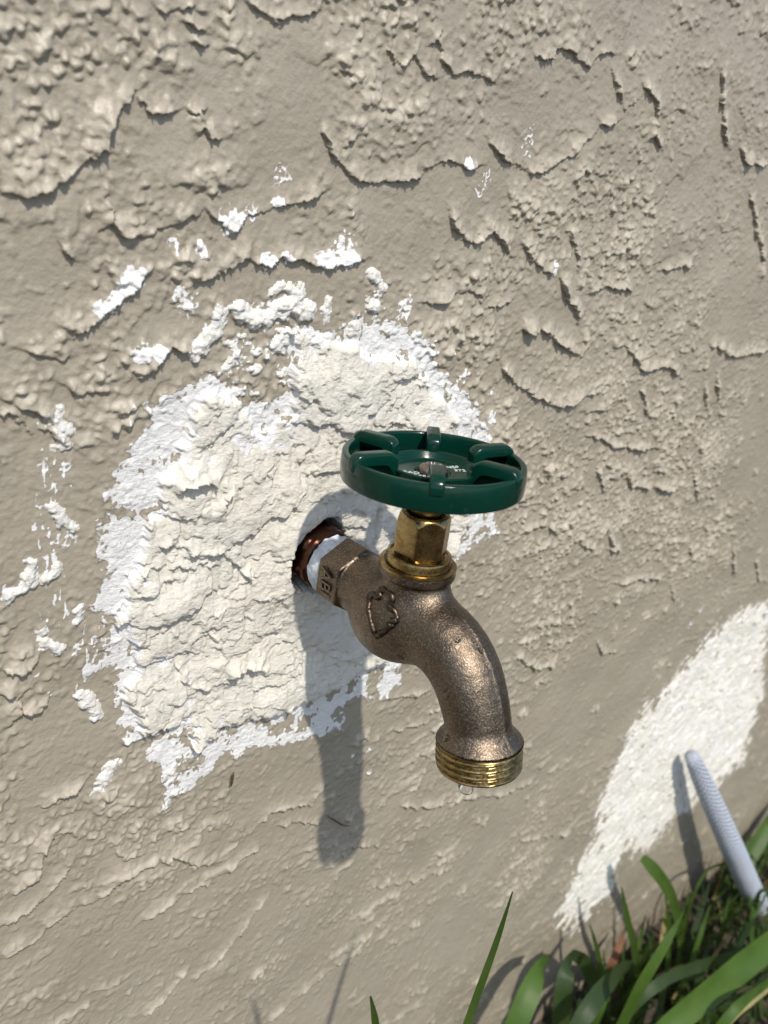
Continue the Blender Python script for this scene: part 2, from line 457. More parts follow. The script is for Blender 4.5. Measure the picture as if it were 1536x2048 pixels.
PLASTER_LEDGES = [
(3.8,10,[(-57.9,33.6),(-56.3,35.5),(-52.1,37.2),(-46.8,36.1),(-43.6,33.1),(-41.9,28.5),(-40.1,30.3),(-35.7,33.6)]),
(1.3,5,[(-59.7,26.1),(-52.5,25.5),(-45.2,29)]),
(1.3,5,[(-39.6,51.7),(-37.7,44.9),(-38,40.7),(-34.8,39.5)]),
(1.8,7,[(-61.2,17.4),(-52.9,14.5),(-50.5,13.1),(-40.7,9.2),(-35.8,6.5),(-31.5,0.6),(-27.2,-2.3),(-26,-0.3)]),
(1.2,5,[(-46.9,-17.1),(-37.6,-11.5),(-25.4,-12.7),(-12.8,-11.7),(-5.7,-12.3)]),
(1.5,6,[(-54.9,-29.4),(-50.8,-37.1),(-43.7,-43.2),(-35.8,-41.4)]),
(3.2,8,[(-35.8,-41.4),(-32.9,-37.9),(-25.1,-39),(-22.3,-39.4),(-18.7,-43.2),(-15.5,-41.6)]),
(1.3,5,[(-62.6,-49.2),(-55.8,-55.1),(-53.1,-52.8)]),
(1.2,5,[(-12.4,-63.7),(-5.4,-63.9),(-0.4,-62)]),
(1,3,[(-18.7,76),(-12.6,68.4),(-8.1,60.5)]),
(0.9,3,[(-4.3,67),(2.3,57.1)]),
(0.8,3,[(-2.6,70.3),(7.7,57.5)]),
(0.8,3,[(-9.2,74),(-3.9,63.6),(-2.2,58.3)]),
(1.2,4,[(4.4,48.8),(9.3,46.2),(14.8,46.9)]),
(1.2,4,[(26.5,47.5),(35.4,46.1),(41.3,44.1)]),
(1.1,4,[(6.3,67.2),(11.9,66.9),(15.7,64)]),
(1,4,[(-26.8,53.7),(-24.7,51),(-24.7,46.7)]),
(1,5,[(-70.6,1.2),(-58.7,3.7),(-46,2.5)]),
(1.1,5,[(-72,-14.6),(-63.3,-20.9),(-54.9,-29.4)]),
(0.9,4,[(-15.9,20.5),(-9.2,17.4),(-4.9,17.6)]),
(1,4,[(-8.7,32.3),(-0.5,35.7),(4.9,36.9)]),
(1.2,4,[(-73.9,5.6),(-64,10.2),(-58.9,9.9)]),
(1,4,[(-52.4,-20.4),(-44.8,-21),(-36.8,-25)]),
(1,4,[(-41.2,-15.8),(-33.3,-17),(-20.6,-19.9)]),
(1.1,4,[(-46.3,8),(-38.6,4.5),(-34.2,-2.2)]),
(1.1,4,[(52.4,51.9),(56.1,53.5),(60.1,53.6)]),
(1.1,4,[(37.7,60.7),(48.5,58),(53.4,59.6)])]
CREAM = [(-17.1,82.7),(-5.7,79.1),(5.3,75),(16.2,75.4),(28.3,72.2),(44.8,63.6),(55.4,52.6),(64.4,40.7),(76.3,20),(83.3,-3.8),(74.3,-11.4),(67,-33.5),(47.7,-54.9),(27.3,-55.8),(24,-60.8),(4.3,-65.1),(-16.9,-65),(-38.5,-64.9),(-56.8,-54.1),(-62.6,-47.7),(-71.8,-36.4),(-74,-19.5),(-74.6,-6.6),(-72.6,1.7),(-69.5,14.8),(-64.9,30.6),(-60.6,38.1),(-57.7,50.5),(-52.2,57.8),(-41.9,60),(-26.7,52.9),(-16.9,55.8),(-16.5,67.8)]
OUTER = [(-19.1,84),(-12.3,83.8),(-6,81.2),(2.5,79.3),(7.3,83.3),(16,83.9),(29.2,81),(41.6,73.4),(50.3,64.6),(60.3,59.1),(72.1,50.2),(78.1,43.4),(84.3,34.2),(95,12.7),(103.1,-12.4),(86.2,-16.2),(79.7,-22),(64.3,-50),(57.6,-78.5),(47.8,-81.5),(39.2,-81),(27.4,-75.4),(27.6,-86.9),(11.9,-87.5),(-5.7,-85.2),(-20.1,-81.1),(-33.2,-82.6),(-45.6,-88.6),(-55.7,-89.6),(-58.5,-73.7),(-64.4,-64.7),(-62.3,-59.2),(-73.3,-53.7),(-74.8,-42.1),(-75.6,-26.4),(-81.9,-26.2),(-86.9,-32.9),(-83.6,-38.8),(-87.7,-33.5),(-85.2,-21.4),(-78.3,-16.3),(-75.8,-8),(-81.9,-5.4),(-83.5,2.8),(-78.4,8.4),(-81.1,15.7),(-83.7,20.3),(-79.1,28.3),(-76.1,38.9),(-71.6,47.5),(-67,54.7),(-65.3,60.5),(-58.1,62.9),(-48,68.6),(-42.3,66.6),(-36.9,64.7),(-29.3,60.9),(-22.4,58.7),(-18.2,61.3),(-18.2,71.2),(-21.4,77.7)]
BRUSHED = [(411.6,-134.9),(437.2,-138.8),(459.1,-154.3),(470.2,-203.1),(498.3,-241.7),(501.5,-283.7),(502.4,-316),(466.7,-317.2),(459.5,-335.1),(417.1,-330.3),(387.2,-330.6),(361.7,-337.5),(323.8,-326.7),(324,-360.5),(297.4,-374.5),(257.2,-360.9),(251.3,-321.8),(256,-289.3),(274.9,-281.7),(267.8,-243.5),(275,-217.7),(280.2,-187.6),(313.3,-168.2),(345.1,-154.9),(359.1,-143.2),(389.6,-135)]
LUMPS = [
(2.8,[(-36.4,87.7),(-33.1,85.5),(-28.5,84.5),(-25,86.9),(-21.4,88.4)]),
(2.9,[(-21.4,88.4),(-16.7,88.3),(-11.6,86.6)]),
(2.5,[(-51,76.6),(-47.4,80),(-45,82.4),(-43.5,86)]),
(1.5,[(-25,92.9),(-22,94.4),(-17.5,92.9),(-14.7,91.7)]),
(1.2,[(-15.5,95.1),(-14.7,93.2)]),
(1.6,[(-54.2,-75.6),(-53.3,-73.8)]),
(2.4,[(-107.4,9),(-104.6,10.2),(-101.4,12.2)]),
(1.2,[(-101,13.8),(-100.4,17.6)]),
(1.6,[(-95.8,12.5),(-94.2,13.4),(-93.6,14.4)]),
(1.6,[(-94.7,59),(-92.4,57.4),(-90,56.4)]),
(0.9,[(-92.8,59.1),(-91.6,62.6)]),
(1.2,[(-94.8,51.5),(-91.8,51.6),(-89.7,52)]),
(1.5,[(-94.2,33.4),(-92.4,30.4),(-90.8,27.3),(-88.6,26.1)]),
(1.6,[(-97.6,-8.7),(-95.1,-11.2),(-92.9,-12.6)]),
(0.9,[(-99.6,-5.5),(-97.2,-5.7)]),
(1.8,[(-86,-33.2),(-82.8,-37.6),(-81.1,-41.7)]),
(2,[(-79.4,-68.7),(-76.8,-64.6),(-75,-62.3)]),
(1.1,[(-82,-72.1),(-80.3,-71.4)]),
(1.1,[(-87.4,-4.8),(-86.6,-0.7)]),
(1.7,[(6.7,80),(9.1,81.6)]),
(1.8,[(-24.1,76.3),(-21.4,78.1),(-18.6,78.9)]),
(1.5,[(-42.6,110.8),(-39.3,111.6)]),
(1.5,[(12.6,98.8),(16.2,96.4),(18.9,94)]),
(2,[(13.1,88.2),(16.6,87.3)]),
(1,[(-41.3,77.8),(-37.8,76.9)]),
(1,[(-36.1,79.1),(-34.4,79.5)]),
(1.1,[(-39.2,72.3),(-36.6,73.4)]),
(1,[(-30.4,74.2),(-28.6,74.9)]),
(1,[(-41.6,69.4),(-39.9,70.1)]),
(0.9,[(-32.7,68.8),(-29.1,69.4)]),
(1,[(-20.3,67.2),(-18.5,67.9)]),
(1.3,[(-4.3,83.6),(-4,90)])]
BLOTCHES = [
(6,0.6,108.8),
(5,2.3,104.2),
(4,-6.8,103.7),
(3,-29,101.3),
(2.5,-21,103),
(5,-40.3,113),
(3,-35.3,114.6),
(2.5,-26.2,118.5),
(3,-58.9,106.2),
(2.5,-51.2,105.7),
(4,-71.3,96.7),
(3.5,-74.8,92.7),
(3,-79,89.4),
(4,-53.6,89.8),
(3,-56.1,91.9),
(3,-69.4,76.8),
(2.5,-62.6,76.5),
(5.5,79.8,145.2),
(3.5,60.5,131.9),
(3,58.4,127.6),
(2,49.4,135.9),
(1.6,108.8,103.7),
(2,108.5,99.8),
(3.5,-26,126.1),
(5,28.2,86.3),
(4,16.2,89.8),
(3,84.6,53.2),
(3.5,66.9,60.6),
(3,85.8,42.6),
(3,64.3,59.8),
(2.5,-96.5,26.9),
(2.2,-93.7,23.2),
(2,-95.2,18.8),
(2.2,-90.8,21),
(2,-96.7,46.4),
(2,-90.5,44.8),
(2,-95.5,39.6),
(3,-81.9,-13.4),
(2.5,-88.3,-15),
(3,-80.3,0.3),
(2,-83.6,-23.8),
(2,-96.2,-28.6),
(1.5,-99.8,-20.2),
(2.5,-24.9,74.7),
(3,-32.4,76.6),
(3,-35.6,72.1),
(2.5,-28.1,68.5),
(2.5,-20.3,67.2),
(1.6,200,-219.9),
(3,43.3,-107.7),
(2,33.1,-106.1),
(2.5,45.1,-119.5),
(6,387.9,-398.6),
(5,352.2,-398.6),
(4,418.9,-400.2),
(4,332.7,-117.4),
(4,323.5,-124.3),
(4,290.7,-144.4),
(3,301.6,-155.6),
(3,84.6,-15.9),
(3,101.4,-12),
(3,89.8,2),
(2.5,94.2,22)]
DASHES = [(-94.4,25.7,6,14),(-93.4,41.5,5,7),(-81.1,-14.6,7,8),(-94.1,0.5,4,8)]
NUBBY = [(173,65.4,24),(271.2,3.9,32),(316.2,-61.2,32),(152.8,-99.3,24),(144.7,-20.6,22),(95,-105.7,17),(194.7,-258.7,32),(-92.7,139.7,23),(-90.5,126.8,18),(-70.2,156,11),(-99.4,70.4,22),(-83.2,63.6,19),(3.4,157.7,20),(17.3,170.6,17),(112.5,131.3,25),(87.8,122.5,17),(77.7,96.7,20),(51,71.1,23),(94.5,33.1,22),(177.6,0.1,37),(256.1,-42.5,46),(170.9,-77.5,27),(209,30.5,35),(-66.5,113,11),(-47.6,127,9),(146.2,113.6,27),(58.1,180.3,17),(-104.9,-16.7,15),(-92.3,-79.3,21),(-55.1,-107.4,21),(-76.2,96,11),(-53.9,97.5,11),(-28.2,70.1,13),(135.6,-3.4,24),(-42,160.7,9)]
FLAT = [(-62.6,125.8,11),(-94.6,109.2,13),(-61.4,87.8,10),(-100.4,36.7,20),(-92.5,6.8,18),(-88.6,-48.5,18),(-15.5,94.8,14),(74.6,158.5,18),(113.9,154.7,15),(57.2,124.2,12),(269.3,87.3,27),(200.3,143.5,15),(243.2,-135.9,45),(186.7,-140.1,36),(-3.5,-108.2,26),(-74.3,-150.6,24),(-12.3,-180.3,17),(149.5,-207.6,23),(133.6,-282.1,30),(49.5,-269.4,33),(-62.9,135.4,9),(-26.6,132.8,13),(22.9,115.9,15),(98.2,87,16),(334.3,-4.1,28),(-14,147.4,10),(-48.6,144.3,9),(133.2,-113.9,21),(-101.3,88.5,10),(-28.7,154.3,9)]

# ------------------------------------------------------------------ the stucco wall (real relief, wall coordinates in mm: x right, z up)
def graded(stops, first_out, last_out):
    """stops [(pos, spacing)...] dense core, then geometric growth outside"""
    out = [stops[0][0]]
    P = [s[0] for s in stops]; S = [s[1] for s in stops]
    while out[-1] < P[-1]:
        out.append(out[-1] + np.interp(out[-1], P, S))
    lo = []; p = out[0]; d = S[0]
    while p > first_out:
        d *= 1.25; p -= d; lo.append(max(p, first_out))
    hi = []; p = out[-1]; d = S[-1]
    while p < last_out:
        d *= 1.25; p += d; hi.append(min(p, last_out))
    return np.array(lo[::-1] + out + hi, np.float32)
gx = graded([(-135, 0.42), (-40, 0.42), (60, 0.48), (200, 0.62), (400, 0.95), (640, 1.6)], -900, 2600)
gz = graded([(-450, 1.2), (-300, 0.8), (-200, 0.54), (-130, 0.44), (170, 0.43), (228, 0.55)], -480, 1500)
X, Z = np.meshgrid(gx, gz)
NZ, NX = X.shape

def box_of(pts, mgn):
    a = np.asarray(pts)
    i0, i1 = np.searchsorted(gx, [a[:, 0].min() - mgn, a[:, 0].max() + mgn])
    j0, j1 = np.searchsorted(gz, [a[:, 1].min() - mgn, a[:, 1].max() + mgn])
    return slice(max(j0, 0), max(j1, 1)), slice(max(i0, 0), max(i1, 1))

def line_dist(pts, x, z):
    best = np.full(x.shape, 1e9, np.float32); side = np.zeros_like(best); tt = np.zeros_like(best)
    a = np.asarray(pts, float); L = np.r_[0, np.cumsum(np.hypot(*np.diff(a, axis=0).T))]
    for i in range(len(a) - 1):
        e = a[i + 1] - a[i]; l = np.hypot(*e) + 1e-9; e = e / l
        nn = np.array([-e[1], e[0]])
        if nn @ np.array([-0.45, 1.0]) < 0: nn = -nn
        qx = x - a[i, 0]; qz = z - a[i, 1]
        t = np.clip(qx * e[0] + qz * e[1], 0, l)
        dx = qx - t * e[0]; dz = qz - t * e[1]
        d = np.hypot(dx, dz); m = d < best
        best = np.where(m, d, best); side = np.where(m, qx * nn[0] + qz * nn[1], side); tt = np.where(m, L[i] + t, tt)
    return best, side, tt / L[-1], L[-1]

def poly_sd(pts, x, z):
    """signed distance, positive inside"""
    a = np.asarray(pts, float); d = np.full(x.shape, 1e9, np.float32); ins = np.zeros(x.shape, bool)
    for i in range(len(a)):
        p, q = a[i], a[(i + 1) % len(a)]; e = q - p; l2 = e @ e + 1e-9
        t = np.clip(((x - p[0]) * e[0] + (z - p[1]) * e[1]) / l2, 0, 1)
        d = np.minimum(d, np.hypot(x - p[0] - t * e[0], z - p[1] - t * e[1]))
        c = (p[1] > z) != (q[1] > z)
        ins ^= c & (x < (q[0] - p[0]) * (z - p[1]) / (q[1] - p[1] + 1e-12) + p[0])
    return np.where(ins, d, -d)

def smear_up(h, slope):
    out = h.copy(); dz = np.diff(gz)
    for j in range(1, NZ):
        out[j] = np.maximum(h[j], out[j - 1] - slope * dz[j - 1])
    return out

n25 = pn(X / 25, Z / 25, 1); n9 = pn(X / 9, Z / 9, 2); n9b = pn(X / 9, Z / 9, 3)
n3 = pn(X / 3.3, Z / 3.3, 4); n3b = pn(X / 3.3, Z / 3.3, 5)
n1 = pn(X / 1.3, Z / 1.3, 6); n1b = pn(X / 1.3, Z / 1.3, 7)
XW = X + 2.2 * n9 + 1.1 * n3 + 0.35 * n1
ZW = Z + 2.2 * n9b + 1.1 * n3b + 0.35 * n1b
XL = X + 0.9 * n9 + 1.15 * n3 + 0.45 * n1          # lighter warp for traced edges
ZL = Z + 0.9 * n9b + 1.15 * n3b + 0.45 * n1b

low = sstep(-60, -120, Z - 0.25 * X + 12 * n25)     # lower band: long horizontal trowel streaks
right = sstep(120, 240, X)
# where the photograph shows nubbly fields and where it shows smooth swept areas
field = np.zeros_like(X); 
for lst, sg in ((NUBBY, 1.0), (FLAT, -1.0)):
    for bx_, bz_, br_ in lst:
        s2 = box_of([(bx_, bz_)], br_ * 2.2)
        if X[s2].size: field[s2] += sg * np.exp(-(((X[s2] + 5 * n9[s2] - bx_) ** 2 + (Z[s2] + 5 * n9b[s2] - bz_) ** 2) / (br_ * br_)))
field = np.clip(field, -1, 1)
clear = np.zeros_like(X)
for H_, ramp_, pts_ in LEDGES:
    s2 = box_of(pts_, 16)
    if X[s2].size == 0: continue
    d_, s_, t_, L_ = line_dist(pts_, X[s2], Z[s2])
    clear[s2] = np.maximum(clear[s2], np.where(s_ < 0, np.exp(-(d_ / 6.0) ** 2), 0.1 * np.exp(-(d_ / 3.0) ** 2)))
amp = np.clip(0.58 + 0.42 * field - 0.10 * right, 0.16, 1) * (1 - 0.7 * clear)
# trowelled plates
pl = pn(XW / 44, ZW / 24, 8) + 0.55 * pn(XW / 17, ZW / 10, 9) + 0.34 * pn(XW / 7, ZW / 5, 10) + 0.2 * n3
plate = sstep(0.20, 0.29, pl) * (0.95 + 0.5 * pn(X / 30, Z / 30, 11)) * (1 - 0.55 * low)
stucco = smear_up(np.clip(plate, 0, 3), 0.10) * np.clip(0.55 + 0.5 * field, 0.1, 1) * (1 - 0.8 * clear)
# fields of round nubs
def nubs(cell, seed, mask, lo=0.18, hi=0.52, sx=1.0):
    px, pz = (X + 0.95 * n3 + 0.25 * n1) / (cell * sx), (Z + 0.95 * n3b + 0.25 * n1b) / cell
    ix, iz = np.floor(px).astype(np.int32), np.floor(pz).astype(np.int32)
    g = np.random.default_rng(seed); T = g.random((4, 256, 256)).astype(np.float32)
    out = np.zeros(X.shape, np.float32)
    for dx in (-1, 0, 1):
        for dz in (-1, 0, 1):
            a, b = (ix + dx) & 255, (iz + dz) & 255
            d = np.hypot(px - (ix + dx) - 0.15 - 0.7 * T[0, a, b], pz - (iz + dz) - 0.15 - 0.7 * T[1, a, b])
            r = lo + (hi - lo) * T[2, a, b]
            on = T[3, a, b] < mask
            q = np.clip(1 - (d / r) ** 2, 0, 1)
            out = np.maximum(out, np.where(on, np.sqrt(q) * (0.35 + 0.9 * T[2, a, b]), 0))
    return out
mk = sstep(-0.14, 0.26, pn(X / 34, Z / 26, 12) + 0.5 * pn(X / 12, Z / 10, 13))
nub = sstep(0.10, 0.50, pn(XW / 2.7, ZW / 2.4, 14)) * 0.72 + sstep(0.08, 0.55, pn(XW / 5.2, ZW / 4.4, 15)) * 0.95
stucco = stucco + 0.55 * nub * mk * (1 - 0.5 * low) * amp
mk2 = sstep(-0.5, 0.4, pn(X / 30, Z / 22, 22) + 0.6 * pn(X / 11, Z / 9, 23)) * (1 - 0.45 * low)
mk2 = np.clip(mk2 * (0.45 + 0.55 * amp) + 0.5 * np.clip(field, 0, 1), 0, 1)
stucco = stucco + amp * (1 + 0.1 * right) * (1.0 * nubs(2.5, 71, 0.75 * mk2) + 1.0 * nubs(4.6, 72, 0.40 * mk2)) + (0.25 + 0.75 * amp) * 0.38 * nubs(1.5, 73, 0.26 + 0.3 * mk2) + amp * low * 0.8 * nubs(3.6, 75, 0.28 * mk2, 0.2, 0.55, 1.9) + (1 - clear) * 1.3 * nubs(8.0, 74, 0.02 + 0.07 * low, 0.15, 0.5, 1.35) * np.clip(0.6 + 0.9 * n3 + 0.5 * n1, 0, 1.4)
dots = sstep(0.42, 0.62, pn(XW / 3.4, ZW / 3.4, 16)) * sstep(0.0, 0.4, pn(X / 16, Z / 16, 17))
stucco = stucco + 0.75 * dots * (1 + 0.5 * right) * (0.25 + 0.75 * amp)
# streaks
st = pn(XW / 34, (ZW + 0.05 * X) / 6.0, 18) + 0.55 * pn(XW / 12, ZW / 3.4, 19) + 0.3 * n3
streak = sstep(0.24, 0.46, st) * (0.9 + 0.6 * n9)
stucco = stucco + np.clip(streak, 0, 2) * (0.14 + 0.85 * low) * (1 - 0.3 * right) * sstep(-0.15, 0.4, pn(X / 48, Z / 30, 21) + 0.4 * n25 + 0.5 * field)
# smooth undulation and orange peel
stucco = stucco + 0.10 * n3 + 0.06 * n1
base = 1.1 * pn(X / 75, Z / 75, 20) + 0.55 * n25

for _ in range(1):      # paint rounds the texture off
    q_ = stucco.copy(); q_[1:-1] = 0.5 * stucco[1:-1] + 0.25 * (stucco[:-2] + stucco[2:]); stucco = q_
    q_ = stucco.copy(); q_[:, 1:-1] = 0.5 * stucco[:, 1:-1] + 0.25 * (stucco[:, :-2] + stucco[:, 2:]); stucco = q_
stucco = stucco * 1.06
def ledge(field, H, ramp, pts, fall=0.45):
    sl = box_of(pts, ramp * 2.2 + 3)
    x, z = XL[sl], ZL[sl]
    if x.size == 0: return
    d, s, t, L = line_dist(pts, x, z)
    k = np.clip(np.minimum(t, 1 - t) * L / 2.5, 0, 1)
    near = sstep(ramp * 2.0, ramp * 0.4, np.where((t <= 0.001) | (t >= 0.999), d * 1.6, d))
    h = np.where(s > 0, np.exp(-d / ramp * 1.3) * (0.88 + 0.30 * n9[sl] + 0.22 * n3[sl]) * near, 1 - sstep(0.0, fall, d))
    brk = pn(t * L / 7.0 + H * 13.7, np.full_like(t, H * 3.1)) + 0.5 * pn(t * L / 2.6 + H * 5.1, np.full_like(t, H * 7.7))
    h = H * h * (0.25 + 0.75 * k) * np.clip(0.85 + 0.75 * brk, 0.15, 1.25)
    field[sl] = np.maximum(field[sl], h + 0.6 * field[sl])
for H, ramp, pts in LEDGES: ledge(stucco, H * (1.3 if pts[0][0] < 90 else 1.75), ramp * 0.8, pts)

# the patch of filler round the pipe
sl = box_of(OUTER, 26)
x, z = X[sl], Z[sl]
sd_o = np.full(X.shape, -99, np.float32); sd_c = sd_o.copy(); sd_b = sd_o.copy()
sd_o[sl] = poly_sd(OUTER, XL[sl], ZL[sl]) ; sd_c[sl] = poly_sd(CREAM, XL[sl], ZL[sl])
slb = box_of(BRUSHED, 40)
sd_b[slb] = poly_sd(BRUSHED, XL[slb], ZL[slb])
thick = sstep(-1.2, 1.4, np.minimum(sd_c + 7.0 * n25 + 3.5 * n9 + 1.0 * n3 + 0.6 * n1, sd_o - 0.5))
film = sstep(-3.5, 2.5, sd_o + 2.2 * n3 + 1.6 * n1 + 2.6 * (stucco - 0.7) * (sd_o < 3))
film = np.where(sd_o > 5, np.maximum(film, 0.35 + 0.75 * sstep(-0.75, -0.1, n3 + 0.6 * n9 + 0.5 * n1)), film)
film = film * (1 - 0.95 * sstep(0.32, 0.62, pn(X / 9, Z / 8, 40) + 0.5 * n3 + 0.35 * n1 + 0.25 * sstep(-45, -75, Z)) * (sd_c < 4))
film = np.maximum(film, thick)
brush_n = pn((X * 0.79 + Z * 0.62) / 22, (-X * 0.62 + Z * 0.79) / 2.2, 30)
film_b = sstep(-7, 6, sd_b + 11.0 * brush_n + 4.0 * n3 + 2.5 * n1 - 9 * sstep(-230, -330, Z) * (0.5 + n25 + 0.8 * n9))
pit = sstep(0.42, 0.62, pn(XW / 7, ZW / 7, 31)) * (1 - sstep(-60, 10, Z - (-260)) * 0.0)
film_b = film_b * (1 - 0.85 * sstep(0.22, 0.5, 0.8 * n9 + 0.5 * n3 + 0.35 * n25 - 0.016 * np.clip(sd_b, 0, 30) + 0.25 * sstep(-220, -320, Z)))
film_b = film_b * (1 - 0.8 * pit * sstep(24, 4, sd_b + 6 * n9))
blot = np.zeros_like(film)
for r, bx, bz in BLOTCHES:
    r = r * 1.2
    s2 = box_of([(bx, bz)], r * 2.2)
    if X[s2].size == 0: continue
    d = np.hypot(X[s2] - bx, Z[s2] - bz) + r * 0.45 * n9[s2] + r * 0.35 * n3[s2]
    blot[s2] = np.maximum(blot[s2], sstep(r * 1.5, r * 0.2, d) * (0.62 + 0.5 * n1[s2] + 0.6 * np.clip(stucco[s2] - 0.6, -0.25, 0.9)))

for bx_, bz_, ra_, rb_ in DASHES:      # dry strokes of white left by the brush
    s2 = box_of([(bx_, bz_)], 2.2 * max(ra_, rb_))
    g_ = np.exp(-(((X[s2] - bx_) / ra_) ** 2 + ((Z[s2] - bz_) / rb_) ** 2) * 1.2)
    blot[s2] = np.maximum(blot[s2], 1.1 * g_ ** 0.5 * sstep(0.22, 0.5, pn(X[s2] / 1.1, Z[s2] / 6.0, 61) + 0.35 * n1[s2]))
# trowelled filler relief
swirl = 6.0 * pn(X / 40, Z / 40, 33)
fx = XW + 3 * n25; fz = ZW + swirl
pr = 1 - np.abs(pn(fx / 13, fz / 5.0, 34)) * 1.6
pr2 = 1 - np.abs(pn(fx / 5.2, fz / 2.3, 35)) * 1.6
fl = sstep(0.02, 0.09, pn(fx / 19, fz / 10, 36) + 0.45 * pn(fx / 7.5, fz / 4.5, 37) + 0.22 * n3 + 0.15 * n1)
fl2 = sstep(0.10, 0.16, pn(fx / 8, fz / 5, 38) + 0.5 * n3 + 0.25 * n1)
flake = smear_up(np.where(thick > 0.01, fl, 0), 0.075) * 0.65 + smear_up(np.where(thick > 0.01, fl2, 0), 0.10) * 0.5
n07 = pn(XW / 0.95, ZW / 0.8, 39)
st_ = pn((fx + 0.5 * fz) / 34, (fz - 0.35 * fx + 5 * n25) / 11, 41) + 0.25 * pn(fx / 12, fz / 4, 42) + 0.08 * n3
st2 = pn((fx - 0.8 * fz) / 30, (fz + 0.7 * fx) / 12, 43) + 0.25 * pn(fx / 9, fz / 4, 44) + 0.08 * n3
stroke = 0.7 * smear_up(np.where(thick > 0.01, sstep(0.10, 0.15, st2), 0), 0.12) + smear_up(np.where(thick > 0.01, sstep(0.02, 0.07, st_), 0), 0.13) * (1.3 + 0.7 * n25)
plast = 0.9 + 0.75 * n25 + 0.45 * n9 + 0.12 * n07 + 0.20 * pr + 0.12 * pr2 + flake + stroke + 0.14 * n3 + 0.10 * n1
for H, ramp, pts in PLASTER_LEDGES: ledge(plast, 1.25 * H + 0.8, ramp, pts, 0.35)
relief = stucco * (1 - 0.88 * thick) * (1 - 0.35 * film * (sd_o > 0)) + thick * plast
relief = relief + (1 - thick) * film * (0.10 + 0.14 * pr2 + 0.10 * n1) * (sd_o > -4)
relief = np.where(sd_b > -8, relief * (1 - 0.5 * film_b) + film_b * (0.55 + 0.60 * brush_n + 0.22 * n3 + 0.3 * n9 - 0.8 * pit), relief)

# opening round the pipe, with the mounded lip of filler
rr = np.hypot(X, Z); an = np.arctan2(Z, X)
rh = 12.7 + 0.35 * np.sin(2 * an + 0.6) + 0.3 * np.sin(5 * an + 2.0) + 0.75 * n3 + 0.55 * n1
rh = rh + 2.2 * np.exp(-((an - 1.2) / 0.45) ** 2)
mound = 3.0 * np.exp(-(np.clip(rr - rh, 0, None) / 11.0) ** 1.6) * (0.62 + 0.38 * np.cos(an + 2.6)) * (1 + 0.25 * n9)
relief = relief + np.where(rr > rh - 1, mound, 0)
notch = np.exp(-(((X - 27.0 - 0.12 * (Z - 9)) / 1.6) ** 2 + ((Z - 10) / 6.0) ** 2))
relief = relief - 3.2 * notch * (rr > rh)
relief = np.where(rr < rh + 0.8, relief - 26 * sstep(0.7, -1.6, rr - rh) - 0.6 * sstep(1.6, 0, rr - rh), relief)

# blobs of filler squeezed over the old texture
lump_id = np.full(X.shape, -1, np.int32)
for i, (r, pts) in enumerate(LUMPS):
    s2 = box_of(pts, r * 2 + 2)
    if X[s2].size == 0: continue
    d, s, t, L = line_dist(pts, X[s2] + 1.0 * n3[s2] + 0.75 * n1[s2], Z[s2] + 1.0 * n3b[s2] + 0.75 * n1b[s2])
    rv = r * (1.0 + 0.55 * n9[s2] + 0.5 * n3[s2])
    blot[s2] = np.maximum(blot[s2], 0.75 * sstep(r * 2.4, r * 0.9, d) * (0.6 + 0.6 * n3[s2] + 0.5 * n1[s2]))
    hh = np.sqrt(np.clip(rv * rv - d * d, 0, None)) * 0.48 + 0.38 * n1[s2] + 0.32 * n07[s2] + 0.3
    m = d < rv
    relief[s2] = np.where(m, np.maximum(relief[s2], relief[s2] * 0.4 + hh), relief[s2])
    lump_id[s2] = np.where(m, i, lump_id[s2])

H = base + relief
SAG = np.clip(relief, 0, 4) * 0.34
film_w = np.maximum(np.maximum(np.where(sd_o > -12, film, 0), film_b), blot)
stain = 0.5 * sstep(-330, -450, Z + 25 * n9 + 20 * n3) * sstep(-0.1, 0.5, n3 + 0.6 * n1 + 0.5 * n9) + 0.55 * np.exp(-(((X - 33.5) / 1.3) ** 2 + ((Z + 63) / 5) ** 2)) * sstep(-0.2, 0.4, n3 + n1)
co = np.stack([X, WALL_Y - H, Z - SAG], -1).reshape(-1, 3)

# which piece each face belongs to: 0 painted stucco, 1 filler patch, 2 brushed patch, 3+ lumps
vid = np.zeros(X.shape, np.int32)
vid[((film > 0.5) & (sd_o > -3)) | (rr < rh + 1)] = 1
vid[(film_b > 0.5) & (sd_b > -3)] = 2
vid = np.where(lump_id >= 0, 3 + lump_id, vid)
fidx = (np.arange(NZ - 1)[:, None] * NX + np.arange(NX - 1)[None, :])
quad = np.stack([fidx, fidx + 1, fidx + NX + 1, fidx + NX], -1).reshape(-1, 4)
fid = np.maximum(np.maximum(vid[:-1, :-1], vid[1:, 1:]), np.maximum(vid[:-1, 1:], vid[1:, :-1])).reshape(-1)
flat = {'film': film_w.reshape(-1), 'cream': (thick * np.clip(0.78 + 0.9 * n25 + 0.7 * n9 + 0.5 * n3 + 0.035 * np.clip(sd_c, -10, 30), 0, 1) * (lump_id < 0)).reshape(-1), 'stain': stain.reshape(-1), 'high': sstep(0.25, 1.6, stucco).reshape(-1)}

